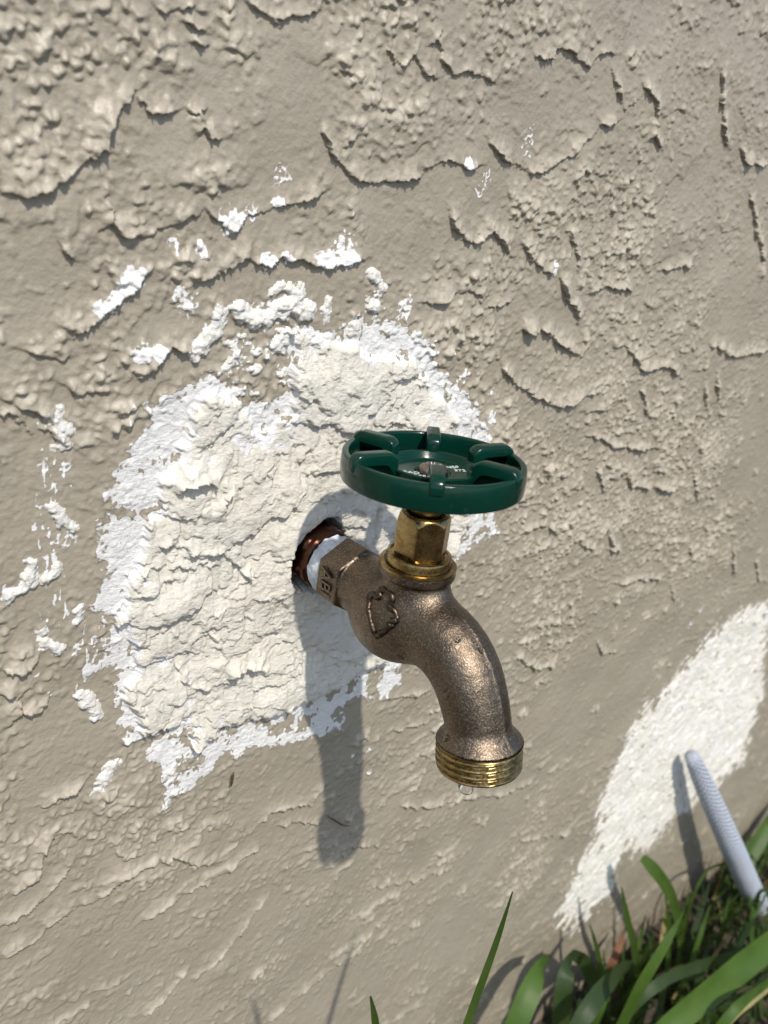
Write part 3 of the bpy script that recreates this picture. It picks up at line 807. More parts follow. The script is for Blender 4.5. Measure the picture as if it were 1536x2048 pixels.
def wall_piece(name, sel, mat, parent=None, attrs=('film', 'cream', 'stain', 'high'), force=None):
    f = quad[sel]
    used, inv = np.unique(f, return_inverse=True)
    me = mesh_np(name, co[used], inv.reshape(f.shape)[:, ::1])
    for a in attrs:
        at = me.attributes.new(a, 'FLOAT', 'POINT')
        v = flat[a][used].astype(np.float32)
        if force and a in force: v = np.full_like(v, force[a])
        at.data.foreach_set('value', np.ascontiguousarray(v))
    return link(name, me, mat, parent)
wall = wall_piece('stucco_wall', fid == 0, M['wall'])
tag(wall, 'beige painted stucco wall with rough trowelled relief behind the faucet', 'wall')
o = wall_piece('plaster_patch', fid == 1, M['plaster'], wall)
tag(o, 'rough cream filler patch with white ragged edges round the pipe')
o = wall_piece('plaster_patch', fid == 2, M['brushed'], wall)
tag(o, 'thin brushed white filler patch beside the hose end')
for i in range(len(LUMPS)):
    s_ = fid == 3 + i
    if s_.sum() > 6: wall_piece('plaster_lump', s_, M['plaster'], wall, force={'film': 1.0, 'cream': 0.5})

# ------------------------------------------------------------------ ground
gs = 90
ga = np.r_[-60000, -20000, -6000, -2500, np.linspace(-1200, 1600, gs), 2800, 6000, 20000, 60000]
gb = np.r_[-60000, -20000, -6000, -2500, np.linspace(-1200, 60, gs)]
GX, GY = np.meshgrid(ga, gb)
GZ = GROUND_Z + 9 * pn(GX / 90, GY / 90, 50) + 5 * pn(GX / 28, GY / 28, 51)
fi = (np.arange(len(gb) - 1)[:, None] * len(ga) + np.arange(len(ga) - 1)[None, :])
gq = np.stack([fi, fi + 1, fi + len(ga) + 1, fi + len(ga)], -1).reshape(-1, 4)
ground = link('ground', mesh_np('ground', np.stack([GX, GY, GZ], -1).reshape(-1, 3), gq), M['soil'])
tag(ground, 'dark soil at the foot of the wall', kind='structure')

# ------------------------------------------------------------------ the faucet (u = distance out from the wall = -y, all mm)
STEM_U = 45.3
OUT_C = np.array([0.0, -82.0, -24.7]); TILT = 0.169
OUT_AX = np.array([0.0, -math.sin(TILT), -math.cos(TILT)])
def smin(a, b, k):
    h = np.clip(0.5 + 0.5 * (b - a) / k, 0, 1)
    return b + (a - b) * h - k * h * (1 - h)
def body_sdf(x, u, z):
    # inlet hexagon with softened edges
    a = math.radians(-2.6)
    hx = x * math.cos(a) + z * math.sin(a); hz = -x * math.sin(a) + z * math.cos(a)
    r_in = 11.0
    q = np.maximum(np.abs(hx), np.maximum(np.abs(hx * 0.5 + hz * 0.8660254), np.abs(hx * 0.5 - hz * 0.8660254))) - r_in
    q = smin(-(-q), q, 0.01)
    rad = np.hypot(x, z)
    q = np.maximum(q, rad - 12.6)
    hexd = np.maximum(q, np.abs(u - 15.2) - 5.2)
    cone = np.maximum(rad - 10.4, np.abs(u - 24) - 12)
    d = smin(hexd, cone, 0.9)
    # swollen valve chamber
    ex, eu, ez = x / 14.6, (u - 39.0) / 17.0, (z + 3.0) / 15.0
    e = np.sqrt(ex * ex + eu * eu + ez * ez)
    glob = (e - 1) * 14.2
    d = smin(d, glob, 3.0)
    # neck up to the bonnet seat
    rs = np.hypot(x, u - STEM_U)
    neck = np.maximum(rs - 11.0, np.maximum(-z - 4, z - 17.2))
    d = smin(d, neck, 4.0)
    # spout
    path = SPOUT
    sp = np.full(x.shape, 1e9)
    for i in range(len(path) - 1):
        p, q2 = path[i], path[i + 1]
        eu_, ez_ = q2[0] - p[0], q2[1] - p[1]; l2 = eu_ * eu_ + ez_ * ez_
        t = np.clip(((u - p[0]) * eu_ + (z - p[1]) * ez_) / l2, 0, 1)
        dd = np.sqrt((u - p[0] - t * eu_) ** 2 + (z - p[1] - t * ez_) ** 2 + x * x) - (p[2] + t * (q2[2] - p[2]))
        sp = np.minimum(sp, dd)
    d = smin(d, sp, 5.5)
    # shoulder above the hose thread
    vx, vu, vz = x, u + OUT_C[1], z - OUT_C[2]
    s = vu * math.sin(TILT) - vz * math.cos(TILT)            # along the outlet axis, + = outwards
    pr = np.sqrt(np.clip(vx * vx + vu * vu + vz * vz - s * s, 0, None))
    sh = np.maximum((pr - (13.3 + 0.95 * (s + 0.4))) * 0.72, np.maximum(s - 0.15, -s - 6))
    sh = np.maximum(sh, pr - 13.3)
    d = smin(d, sh, 1.4)
    d = np.maximum(d, np.where((pr < 16) & (s > -8), s - 0.15, -1e3))
    # flange lip under the bonnet
    fl = np.maximum(rs - 12.3, np.abs(z - 17.2) - 1.75)
    fl = np.sqrt(np.clip(rs - 11.7, 0, None) ** 2 + np.clip(np.abs(z - 17.2) - 1.15, 0, None) ** 2) - 0.6 + np.minimum(np.maximum(rs - 11.7, np.abs(z - 17.2) - 1.15), 0)
    d = smin(d, fl, 1.3)
    # parting seam along the spout
    d = d - 0.30 * np.exp(-((x - 0.6) / 0.75) ** 2) * sstep(58, 64, u) * sstep(-24, -18, z)
    return d
SPOUT = [(44, -1.0, 12.6)] + [tuple(v) for v in np.c_[spline([(50, -0.8), (58, -0.4), (66, -2.4), (72.6, -7.2), (77.6, -14.4), (80.7, -21.0), (82.0, -25.2)], 14), np.linspace(12.2, 9.9, 14)]]

def surface_nets(f, org, h):
    nx, ny, nz = f.shape
    s = f < 0
    cnt = np.zeros((nx - 1, ny - 1, nz - 1), np.float32); acc = np.zeros(cnt.shape + (3,), np.float32)
    def corner(a, dx, dy, dz): return a[dx:nx - 1 + dx, dy:ny - 1 + dy, dz:nz - 1 + dz]
    for ax in range(3):
        for o1 in (0, 1):
            for o2 in (0, 1):
                c0 = [0, 0, 0]; oth = [k for k in range(3) if k != ax]
                c0[oth[0]] = o1; c0[oth[1]] = o2; c1 = list(c0); c1[ax] = 1
                fa, fb = corner(f, *c0), corner(f, *c1)
                m = corner(s, *c0) != corner(s, *c1)
                t = np.where(m, fa / np.where(m, fa - fb, 1), 0)
                p = np.array(c0, np.float32)
                for k in range(3):
                    acc[..., k] += np.where(m, p[k] + (t if k == ax else 0), 0)
                cnt += m
    act = cnt > 0
    idx = np.full(cnt.shape, -1, np.int64); idx[act] = np.arange(act.sum())
    ii = np.argwhere(act)
    V = org + h * (ii + acc[act] / cnt[act][:, None])
    F = []
    for ax in range(3):
        b, c = [k for k in range(3) if k != ax]
        sl0 = [slice(None)] * 3; sl1 = [slice(None)] * 3
        sl0[ax] = slice(0, -1); sl1[ax] = slice(1, None)
        m = s[tuple(sl0)] != s[tuple(sl1)]
        e = np.argwhere(m)
        e = e[(e[:, b] > 0) & (e[:, c] > 0) & (e[:, b] < f.shape[b] - 1) & (e[:, c] < f.shape[c] - 1)]
        def cell(db, dc):
            q = e.copy(); q[:, b] += db; q[:, c] += dc
            return idx[q[:, 0], q[:, 1], q[:, 2]]
        Q = np.stack([cell(-1, -1), cell(0, -1), cell(0, 0), cell(-1, 0)], 1)
        inside = s[e[:, 0], e[:, 1], e[:, 2]]
        flip = inside if ax != 1 else ~inside
        Q[~flip] = Q[~flip][:, ::-1]
        F.append(Q)
    F = np.concatenate(F); return V, F[(F >= 0).all(1)]

hstep = 0.45
bx = np.arange(-18, 18.01, hstep); bu = np.arange(8, 96.01, hstep); bz = np.arange(-30, 21.01, hstep)
gX, gU, gZ = np.meshgrid(bx, bu, bz, indexing='ij')
fv = body_sdf(gX, gU, gZ).astype(np.float32)
V, F_ = surface_nets(fv, np.array([bx[0], bu[0], bz[0]]), hstep)
V = np.stack([V[:, 0], -V[:, 1], V[:, 2]], 1)
faucet = empty('garden_faucet', (0, 0, 0))
tag(faucet, 'bronze garden faucet with a green handwheel sticking out of the wall', 'faucet')
body = link('body', mesh_np('body', V, F_[:, ::-1]), M['bronze'], faucet)
tag(body, 'grainy cast bronze body with curved spout')

def move(v, f, c): return np.asarray(v) + np.asarray(c), f
def orient(v, axis, c):
    q = Vector((0, 0, 1)).rotation_difference(Vector(axis)).to_matrix()
    return np.asarray(v) @ np.array(q).T + np.asarray(c)

# hose thread: a helical ridge on the outlet
segs, rows, pitch, length = 120, 70, 2.2, 8.9
th = np.linspace(0, 2 * np.pi, segs, endpoint=False); zz = np.linspace(0, length, rows)
TT, ZZ = np.meshgrid(th, zz)
ph = ((ZZ - 0.9) / pitch - TT / (2 * np.pi)) % 1.0
tri = np.clip(np.abs(ph - 0.5) * 2 * 1.5 - 0.25, 0, 1)
rad = 13.42 - 1.15 * (1 - tri) * sstep(0.3, 1.2, ZZ) * sstep(length - 0.1, length - 0.8, ZZ) - 0.5 * sstep(length - 0.8, length, ZZ)
tv = np.stack([rad * np.cos(TT), rad * np.sin(TT), ZZ], -1).reshape(-1, 3)
fi = np.arange(rows - 1)[:, None] * segs
j = np.arange(segs)[None, :]; j2 = (j + 1) % segs
tf = np.stack([fi + j, fi + j2, fi + segs + j2, fi + segs + j], -1).reshape(-1, 4)
last = (rows - 1) * segs
ring2 = np.stack([9.8 * np.cos(th), 9.8 * np.sin(th), np.full(segs, length)], 1)
ring3 = np.stack([9.6 * np.cos(th), 9.6 * np.sin(th), np.full(segs, -1.0)], 1)
nb = len(tv); tv = np.vstack([tv, ring2, ring3])
jj = np.arange(segs); jk = (jj + 1) % segs
tf = np.vstack([tf, np.stack([last + jj, last + jk, nb + jk, nb + jj], 1), np.stack([nb + jj, nb + jk, nb + segs + jk, nb + segs + jj], 1)])
thread = link('hose_thread', mesh_np('hose_thread', orient(tv, OUT_AX, OUT_C), tf, True, 40), M['thread'], faucet)
tag(thread, 'worn brass male hose thread at the spout end')

# bonnet: ring, collar and hexagon nut
c0 = (0, -STEM_U, 0)
def build_lathe(name, prof, mat, parent, segs=96, fn=None, sharp=35, at=c0):
    v, f = lathe(prof, segs, fn)
    return link(name, mesh_np(name, np.asarray(v) + np.asarray(at), f, True, sharp), mat, parent)
build_lathe('seat_ring', [(12.0, 17.6), (12.36, 18.4), (12.3, 19.1), (11.9, 19.3), (10.9, 19.3), (10.7, 18.4), (9.0, 18.4)], M['brass'], faucet)
build_lathe('bonnet_collar', [(10.3, 18.0), (10.35, 21.7), (10.1, 22.3), (9.6, 22.55), (9.2, 22.4), (9.1, 22.0), (6, 22.0)], M['brass'], faucet)
HEXROT = math.radians(-147)
def hexr(r, z, th):
    a = (th - HEXROT) % (math.pi / 3) - math.pi / 6
    hx = 7.65 / np.cos(a)
    hx = np.minimum(hx, 8.72)
    return np.minimum(hx, r)
rows_ = [(20, 21.9), (8.2, 21.95), (8.6, 22.9), (20, 23.4)] + [(20, 23.4 + i * 2.2) for i in range(1, 5)]
rows_ = [(7.0, 21.6), (8.0, 22.1), (8.8, 23.2)] + [(20, z) for z in np.linspace(23.3, 33.4, 6)] + [(8.85 - 0.9 * t - 0.5 * t * t, 33.4 + 2.6 * t) for t in np.linspace(0.05, 1, 9)] + [(6.2, 36.15), (5.9, 35.6), (5.6, 34.6), (3.0, 34.4)]
build_lathe('bonnet_nut', rows_, M['brass'], faucet, 6 * 20, hexr, 24)
build_lathe('stem', [(5.0, 34.0), (5.0, 36.4), (5.35, 37.0), (5.35, 38.6), (4.6, 39.2), (3.9, 40.2), (3.9, 50.0)], M['brass'], faucet, 48)

# handwheel
WZ = 54.6; WT = -0.045
wheel = empty('handwheel', (0, 0, 0)); wheel.parent = faucet
tag(wheel, 'dark green enamelled handwheel with six raised spokes')
def wpt(v):      # wheel space (origin at the centre of the rim's top plane) to faucet space
    v = np.asarray(v, float); c, s = math.cos(WT), math.sin(WT)
    return np.stack([v[:, 0], v[:, 1] * c - v[:, 2] * s - STEM_U, v[:, 1] * s + v[:, 2] * c + WZ], 1)
def wl(name, prof, mat, segs=120, sharp=50, parent=None, close=True):
    v, f = lathe(prof, segs, None, close)
    return link(name, mesh_np(name, wpt(v), f, True, sharp), mat, parent or wheel)
def rounded(pr, rad=0.5, n=3):
    out = []; P = [np.array(p, float) for p in pr]
    for i in range(len(P)):
        a, b, c = P[i - 1], P[i], P[(i + 1) % len(P)]
        d1, d2 = a - b, c - b; l1, l2 = np.linalg.norm(d1), np.linalg.norm(d2)
        r = min(rad, l1 * 0.4, l2 * 0.4); p1, p2 = b + d1 / l1 * r, b + d2 / l2 * r
        for t in np.linspace(0, 1, n + 1): out.append(tuple((1 - t) ** 2 * p1 + 2 * t * (1 - t) * b + t * t * p2))
    return out
rim = wl('rim', rounded([(27.85, -8.2), (28.05, -3.5), (27.7, 0.0), (25.6, 0.0), (25.35, -4.0), (25.3, -8.2)], 0.7), M['green'])
hub = wl('hub', rounded([(13.4, -9.0), (14.6, -2.7), (13.5, -2.4), (12.0, -4.9), (5.6, -5.0), (5.2, -5.4), (3.0, -5.4), (3.0, -12.0), (7.2, -12.0), (7.2, -9.0)], 0.4), M['green'])
sp_prof = rounded([(13.2, -8.4), (13.2, 0.6), (15.6, 2.3), (26.0, 2.3), (28.35, 0.2), (28.35, -3.2), (26.6, -3.2), (25.4, -1.7), (17.0, -1.9), (15.2, -4.6), (15.2, -8.4)], 1.5, 4)
def spoke_mesh(ang):
    bm = bmesh.new(); w = 2.15
    vs_ = [bm.verts.new((r, -w, z)) for r, z in sp_prof]
    f = bm.faces.new(vs_)
    ex = bmesh.ops.extrude_face_region(bm, geom=[f])
    for v in ex['geom']:
        if isinstance(v, bmesh.types.BMVert): v.co.y += 2 * w
    bm.normal_update()
    bmesh.ops.recalc_face_normals(bm, faces=bm.faces)
    ed = [e for e in bm.edges if len(e.link_faces) == 2 and e.calc_face_angle(0) > math.radians(60)]
    bmesh.ops.bevel(bm, geom=ed, offset=0.75, segments=3, profile=0.5, affect='EDGES')
    ca, sa = math.cos(ang), math.sin(ang)
    co_ = np.array([(v.co.x * ca - v.co.y * sa, v.co.x * sa + v.co.y * ca, v.co.z) for v in bm.verts])
    for v, p in zip(bm.verts, wpt(co_)): v.co = p
    return mesh_bm('spoke', bm, True, 40)
for kx in range(6):
    link('spoke', spoke_mesh(math.radians(47 + 60 * kx)), M['green'], wheel)
# screw with a cross recess
scr = []
for t in np.linspace(0, 1, 14):
    scr.append((4.75 * math.sin(t * math.pi / 2) ** 0.9 if t else 0.02, -2.3 - 2.3 * (1 - math.cos(t * math.pi / 2))))
scr = scr + [(4.75, -5.2)]
v, f = lathe(scr, 96)
v = np.array(v); rr_ = np.hypot(v[:, 0], v[:, 1]); aa = np.arctan2(v[:, 1], v[:, 0]) - 0.5
cx_, cy_ = np.abs(rr_ * np.cos(aa)), np.abs(rr_ * np.sin(aa))
v[:, 2] -= 1.5 * sstep(0.75, 0.35, np.minimum(cx_, cy_)) * sstep(2.6, 1.7, np.maximum(cx_, cy_))
screw = link('screw', mesh_np('screw', wpt(v), f, True, 45), M['steel'], wheel)
tag(screw, 'dull steel cross head screw in the wheel hub')

def text_mesh(name, body_, size, place, mat, parent, extrude=0.06, spacing=1.0):
    cu = bpy.data.curves.new(name, 'FONT'); cu.body = body_; cu.size = size
    cu.extrude = extrude; cu.align_x = 'CENTER'; cu.align_y = 'CENTER'; cu.space_character = spacing
    cu.resolution_u = 4
    t_ = bpy.data.objects.new(name, cu); COL.objects.link(t_)
    dg = bpy.context.evaluated_depsgraph_get()
    me = bpy.data.meshes.new_from_object(t_.evaluated_get(dg))
    bpy.data.objects.remove(t_, do_unlink=True)
    me.name = name
    n_ = len(me.vertices); c_ = np.zeros(n_ * 3, np.float32); me.vertices.foreach_get('co', c_)
    me.vertices.foreach_set('co', np.ascontiguousarray(place(c_.reshape(-1, 3)) * MM, np.float32).ravel()); me.update()
    me.materials.clear()
    return link(name, me, mat, parent)
def on_disc(x, y, ang):
    a = math.radians(ang); ca, sa = math.cos(a), math.sin(a)
    def place(c):
        return wpt(np.stack([x + c[:, 0] * ca - c[:, 1] * sa, y + c[:, 0] * sa + c[:, 1] * ca, -4.86 + c[:, 2]], 1))
    return place
text_mesh('lettering', 'NSF', 2.7, on_disc(8.6, 0.2, -22), M['print'], wheel)
text_mesh('lettering', '372', 2.5, on_disc(8.4, -3.2, -30), M['print'], wheel)
text_mesh('lettering', 'LEAD', 2.7, on_disc(-7.6, 2.4, -42), M['print'], wheel)
text_mesh('lettering', 'FREE', 2.4, on_disc(-7.4, -1.2, -42), M['print'], wheel)

# raised letters on the left flat of the inlet hexagon
def on_hex(c):
    # text x runs down the flat (-z), text y runs towards the wall
    lx, ly, lz = c[:, 0], c[:, 1], c[:, 2]
    a = math.radians(-2.6)
    off = 11.0 + 0.35 + lz
    return np.stack([-off * math.cos(a) + lx * math.sin(a) * -1, -(15.2 + ly), -off * math.sin(a) - lx * math.cos(a)], 1)
text_mesh('raised_letters', 'ABI', 7.4, on_hex, M['bronze'], body, 0.45, 0.95)

# inlet: sealing tape on the pipe thread, then the copper adapter in the wall
def out_lathe(name, prof, mat, segs=96, fn=None, sharp=40):
    v, f = lathe(prof, segs, fn)
    v = np.asarray(v); w = np.stack([v[:, 0], -v[:, 2], v[:, 1]], 1)
    return link(name, mesh_np(name, w, f, True, sharp), mat, faucet)
def wob(r, z, th): return r + 0.22 * np.sin(5 * th + 1.3 * z) + 0.2 * np.sin(11 * th - 2.1 * z) + 0.14 * np.sin(23 * th + 4.0 * z)
tape = out_lathe('sealing_tape', [(8.5, 3.0), (10.2, 3.4), (10.75, 4.4), (10.6, 5.6), (10.9, 6.8), (10.5, 8.0), (10.3, 9.2), (10.2, 10.6), (8.0, 10.8)], M['tape'], 128, wob)
tag(tape, 'white sealing tape wound round the pipe thread')
def cuhex(r, z, th):
    a = (th - 0.3) % (math.pi / 3) - math.pi / 6
    return np.minimum(11.0 / np.cos(a), r)
ad = out_lathe('copper_adapter', [(9.4, 3.4), (10.9, 3.2), (11.6, 2.4), (11.7, 0.6), (11.3, 0.2), (12.2, -0.6), (12.3, -9.0), (11.0, -11.0), (9.0, -12.0), (8.6, -30.0)], M['copper'], 120, cuhex, 30)
tag(ad, 'aged copper adapter inside the hole')
HOSE_PATH = [(358.8,-5.0,-236.4),(373.5,-7.9,-255.5),(403.0,-13.7,-293.7),(439.8,-21.0,-341.5),(506.2,-34.0,-427.6),(550.4,-42.7,-485.0),(592.9,-56.0,-550.0),(629.2,-68.2,-441.0)]
HOSE_RADII = [5.0,5.8,6.8,8.1,9.8,12.2]
TUFTS = [('a',(-18.1,-97.0,-455.0),'sparse pair of thin grass blades furthest left along the wall'),
('b',(221.9,-36.4,-455.0),'tuft of broad folded blades left of the dead leaf'),
('c',(359.4,-39.4,-455.0),'tuft of upright arching blades beside the dead leaf and hose shadow'),
('d',(403.1,-55.6,-455.0),'dense tuft of long blades crossing the woven hose')]
BLADES = [
('a','grass',[(14.1,-97.0,-82.3),(12.8,-97.0,-101.1),(8.6,-97.0,-119.4),(3.5,-97.0,-140.0),(0.4,-97.0,-461.0)],[0.5,2.2,2.9,3.1,2.5]),
('a','grass',[(-47.1,-97.0,-86.0),(-42.8,-97.0,-97.1),(-39.0,-97.0,-109.8),(-36.6,-97.0,-461.0)],[0.6,2.2,2.7,2.2]),
('b','grass_bright',[(213.0,-14.0,-328.6),(188.5,-22.0,-310.1),(172.0,-28.0,-318.6),(156.7,-32.0,-334.8),(147.6,-33.4,-461.0)],[6.5,12.3,15.6,14.8,11.9]),
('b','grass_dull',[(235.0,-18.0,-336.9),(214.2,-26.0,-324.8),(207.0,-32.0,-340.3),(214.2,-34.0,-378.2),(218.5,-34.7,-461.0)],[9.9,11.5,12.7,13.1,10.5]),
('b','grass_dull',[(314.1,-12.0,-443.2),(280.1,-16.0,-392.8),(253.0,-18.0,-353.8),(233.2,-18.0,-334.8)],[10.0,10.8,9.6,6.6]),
('c','grass',[(296.7,-18.0,-286.7),(299.0,-28.0,-290.4),(327.6,-32.0,-325.2),(359.1,-32.0,-369.2),(390.6,-30.0,-420.6),(435.7,-26.0,-499.5),(436.8,-25.9,-461.0)],[5.5,8.9,8.6,7.6,6.4,6.1,4.9]),
('c','grass',[(260.5,-26.0,-286.3),(272.0,-28.0,-312.3),(294.5,-28.0,-349.9),(328.6,-26.0,-405.0),(373.0,-22.0,-484.6),(374.1,-21.9,-461.0)],[1.0,4.4,5.6,6.0,5.8,4.6]),
('c','grass',[(511.7,-12.0,-417.4),(460.2,-16.0,-385.5),(420.3,-20.0,-365.3),(404.8,-22.0,-370.7),(405.5,-22.0,-400.2),(425.0,-20.0,-453.0),(426.4,-19.9,-461.0)],[0.9,2.6,2.8,3.2,3.2,3.4,2.7]),
('d','grass',[(618.7,-4.0,-394.9),(586.0,-6.0,-414.4),(550.4,-8.0,-438.5),(507.5,-12.0,-459.8),(446.7,-22.0,-460.7),(395.6,-32.0,-456.0),(366.4,-36.0,-496.9),(365.0,-36.1,-461.0)],[3.9,16.4,18.9,19.3,18.2,17.3,15.5,12.4]),
('d','grass_bright',[(433.6,-92.0,-364.8),(378.8,-90.0,-354.5),(339.2,-86.0,-356.9),(301.3,-82.0,-361.7),(259.8,-76.0,-371.4),(234.9,-73.8,-461.0)],[16.8,21.6,21.6,19.5,17.6,14.1]),
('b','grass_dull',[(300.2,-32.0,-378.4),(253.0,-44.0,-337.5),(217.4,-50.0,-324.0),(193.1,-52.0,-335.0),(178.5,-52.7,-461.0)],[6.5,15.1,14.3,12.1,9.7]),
('c','grass_bright',[(247.2,-72.0,-257.4),(229.1,-74.0,-270.5),(217.3,-72.0,-296.3),(223.3,-66.0,-345.6),(226.9,-63.8,-461.0)],[0.9,6.5,8.3,8.7,7.0]),
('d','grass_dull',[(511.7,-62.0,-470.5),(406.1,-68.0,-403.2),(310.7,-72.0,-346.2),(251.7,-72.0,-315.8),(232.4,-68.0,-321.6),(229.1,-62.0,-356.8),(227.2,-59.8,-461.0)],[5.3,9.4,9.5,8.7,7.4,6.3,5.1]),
('d','grass',[(587.7,-22.0,-462.2),(561.4,-26.0,-465.9),(517.9,-32.0,-477.9),(494.0,-36.0,-515.1),(503.8,-36.0,-568.2),(504.1,-36.0,-461.0)],[4.9,7.6,8.3,8.3,6.6,5.3]),
('d','grass',[(598.1,-8.0,-425.3),(589.1,-12.0,-448.9),(582.7,-18.0,-492.0),(578.2,-22.0,-532.3),(610.5,-22.0,-625.4),(611.1,-22.0,-461.0)],[2.0,4.9,5.9,6.0,6.4,5.1]),
('d','grass_bright',[(367.9,-102.0,-371.1),(305.4,-104.0,-345.0),(289.9,-100.0,-363.1),(280.6,-98.6,-461.0)],[7.1,8.5,8.5,6.8]),
('d','straw',[(411.9,-96.0,-415.0),(357.3,-98.0,-390.1),(330.6,-98.0,-381.4),(318.0,-96.0,-389.7),(310.4,-95.3,-461.0)],[3.8,5.7,4.8,4.1,3.3]),
('c','grass',[(321.5,-42.0,-398.6),(314.3,-44.0,-412.1),(320.4,-42.0,-451.0),(321.2,-41.8,-461.0)],[1.5,8.1,9.1,7.3]),
('c','grass_dull',[(298.9,-56.0,-353.8),(299.7,-58.0,-376.6),(331.3,-52.0,-448.6),(334.0,-51.7,-461.0)],[1.4,6.3,7.6,6.0]),
('b','grass_bright',[(266.2,-36.0,-379.7),(256.7,-38.0,-385.2),(258.0,-36.0,-413.3),(258.8,-35.3,-461.0)],[1.4,5.5,6.3,5.0]),
('d','grass_dull',[(381.4,-52.0,-388.2),(367.0,-58.0,-409.6),(386.7,-56.0,-488.0),(387.2,-56.0,-461.0)],[1.5,7.6,8.9,7.1]),
('d','grass',[(478.3,-42.0,-473.5),(473.7,-48.0,-501.3),(535.4,-44.0,-618.7),(536.5,-44.0,-461.0)],[1.8,8.0,9.9,7.9]),
('d','straw',[(595.6,-32.0,-513.9),(543.1,-38.0,-507.8),(524.2,-40.0,-532.3),(544.1,-38.0,-596.4),(544.7,-38.0,-461.0)],[1.5,3.8,3.8,3.5,2.8]),
('c','straw',[(400.6,-42.0,-421.3),(373.5,-46.0,-426.2),(366.9,-44.0,-468.2),(366.6,-43.9,-461.0)],[1.2,2.7,2.8,2.2]),
('d','grass_bright',[(577.4,-16.0,-433.0),(549.7,-22.0,-449.9),(496.1,-32.0,-464.1),(454.5,-40.0,-495.7),(466.6,-40.0,-562.1),(467.0,-40.0,-461.0)],[1.9,5.6,6.3,6.1,5.5,4.4]),
('d','grass_bright',[(481.7,-52.0,-396.4),(429.2,-62.0,-393.8),(387.2,-68.0,-403.2),(370.8,-68.0,-451.0),(369.0,-68.0,-461.0)],[1.7,5.6,6.1,6.2,5.0]),
('c','grass_bright',[(320.0,-32.0,-323.1),(334.8,-36.0,-357.7),(353.2,-38.0,-409.2),(380.9,-36.0,-487.5),(381.6,-36.0,-461.0)],[1.1,3.7,4.6,4.9,3.9]),
('c','grass_bright',[(386.5,-42.0,-364.2),(368.4,-48.0,-378.3),(359.3,-52.0,-410.2),(367.0,-50.0,-473.2),(367.2,-50.0,-461.0)],[1.2,4.2,4.9,5.2,4.1]),
('b','grass',[(253.1,-16.0,-324.2),(261.9,-22.0,-347.5),(274.9,-26.0,-381.5),(303.6,-26.0,-449.8),(306.0,-26.0,-461.0)],[1.0,3.4,4.2,4.5,3.6]),
('dead','dead',[(336.3,-6.0,-392.6),(323.5,-10.0,-395.1),(315.8,-12.0,-406.3),(317.9,-10.0,-428.5)],[1.2,6.1,7.6,3.1]),
('dead','dead',[(422.2,-4.0,-463.4),(390.3,-10.0,-442.3),(370.8,-12.0,-438.6),(369.3,-10.0,-453.7)],[1.7,9.9,10.5,4.1])]
DEAD_LABELS = ['narrow tan dead leaf standing between the grass blades','dark reddish dead leaf lying against the wall in the grass']
DROPS = [
((-5.44,-71.01,5.91),1.00,(1, 1, 1),'tiny round water drop in the middle of the spout'),
((-0.78,-76.44,3.50),1.30,(0.8, 0.8, 1.5),'long water drop running down the outer side of the spout'),
((-9.29,-53.01,-8.04),1.90,(1, 1, 0.8),'dark water drop under the belly of the faucet body'),
((-10.43,-74.72,-8.98),1.20,(1, 1, 1),'small water drop on the inner side of the spout bend'),
((-9.63,-78.37,-25.16),3.00,(0.75, 0.75, 1.2),'large water drop on the shoulder above the hose thread'),
((-10.11,-88.25,-33.66),2.60,(1, 1, 1.05),'clear water drop hanging from the lip of the hose thread')]
TWIGS = [([(-28.7,5.4,-86.2),(-29.1,5.2,-89.0),(-29.2,5.6,-93.0)],0.55,'short brown twig stuck upright below the filler patch'),
([(22.7,6.1,-133.3),(26.6,5.8,-137.2),(32.2,5.8,-142.9),(37.1,6.0,-146.1)],0.4,'thin dark twig lying in the faucet shadow')]
EMBLEM = [(-11.14,-41.35,9.82),(-11.06,-42.54,10.72),(-11.22,-44.82,10.97),(-11.15,-46.67,10.79),(-11.29,-47.56,9.51),(-11.64,-47.73,8.28),(-11.93,-46.44,8.07),(-12.06,-47.19,7.42),(-11.93,-48.54,7.00),(-11.71,-50.00,6.62),(-11.86,-50.83,5.67),(-11.94,-51.52,4.98),(-12.40,-51.06,3.99),(-12.77,-49.63,3.89),(-12.60,-50.92,3.44),(-12.96,-50.61,2.31),(-13.34,-49.22,2.05),(-13.34,-49.83,1.30),(-13.70,-49.08,-0.07),(-14.07,-47.84,-1.34),(-14.28,-46.87,-2.52),(-14.41,-45.99,-3.49),(-14.58,-45.34,-2.88),(-14.73,-44.58,-1.78),(-14.78,-43.65,-0.44),(-14.68,-42.58,0.80),(-14.36,-41.43,2.29),(-13.90,-40.17,3.52),(-13.21,-39.56,5.01),(-12.80,-38.50,5.46),(-12.10,-38.66,6.80),(-11.72,-39.05,7.61),(-12.14,-41.01,7.60),(-12.09,-42.32,8.04),(-11.61,-42.05,9.04)]


# cast emblem: a beaded outline raised on the left cheek of the body
ep = spline(EMBLEM + EMBLEM[:1], 150)
er = 0.98 + 0.16 * np.sin(np.linspace(0, 60, 150)) + 0.06 * np.sin(np.linspace(0, 151, 150))
v, f = tube(ep, er, 10)
emb = link('cast_emblem', mesh_np('cast_emblem', v, f), M['bronze_dark'], body)
tag(emb, 'raised beaded leaf outline cast on the body')

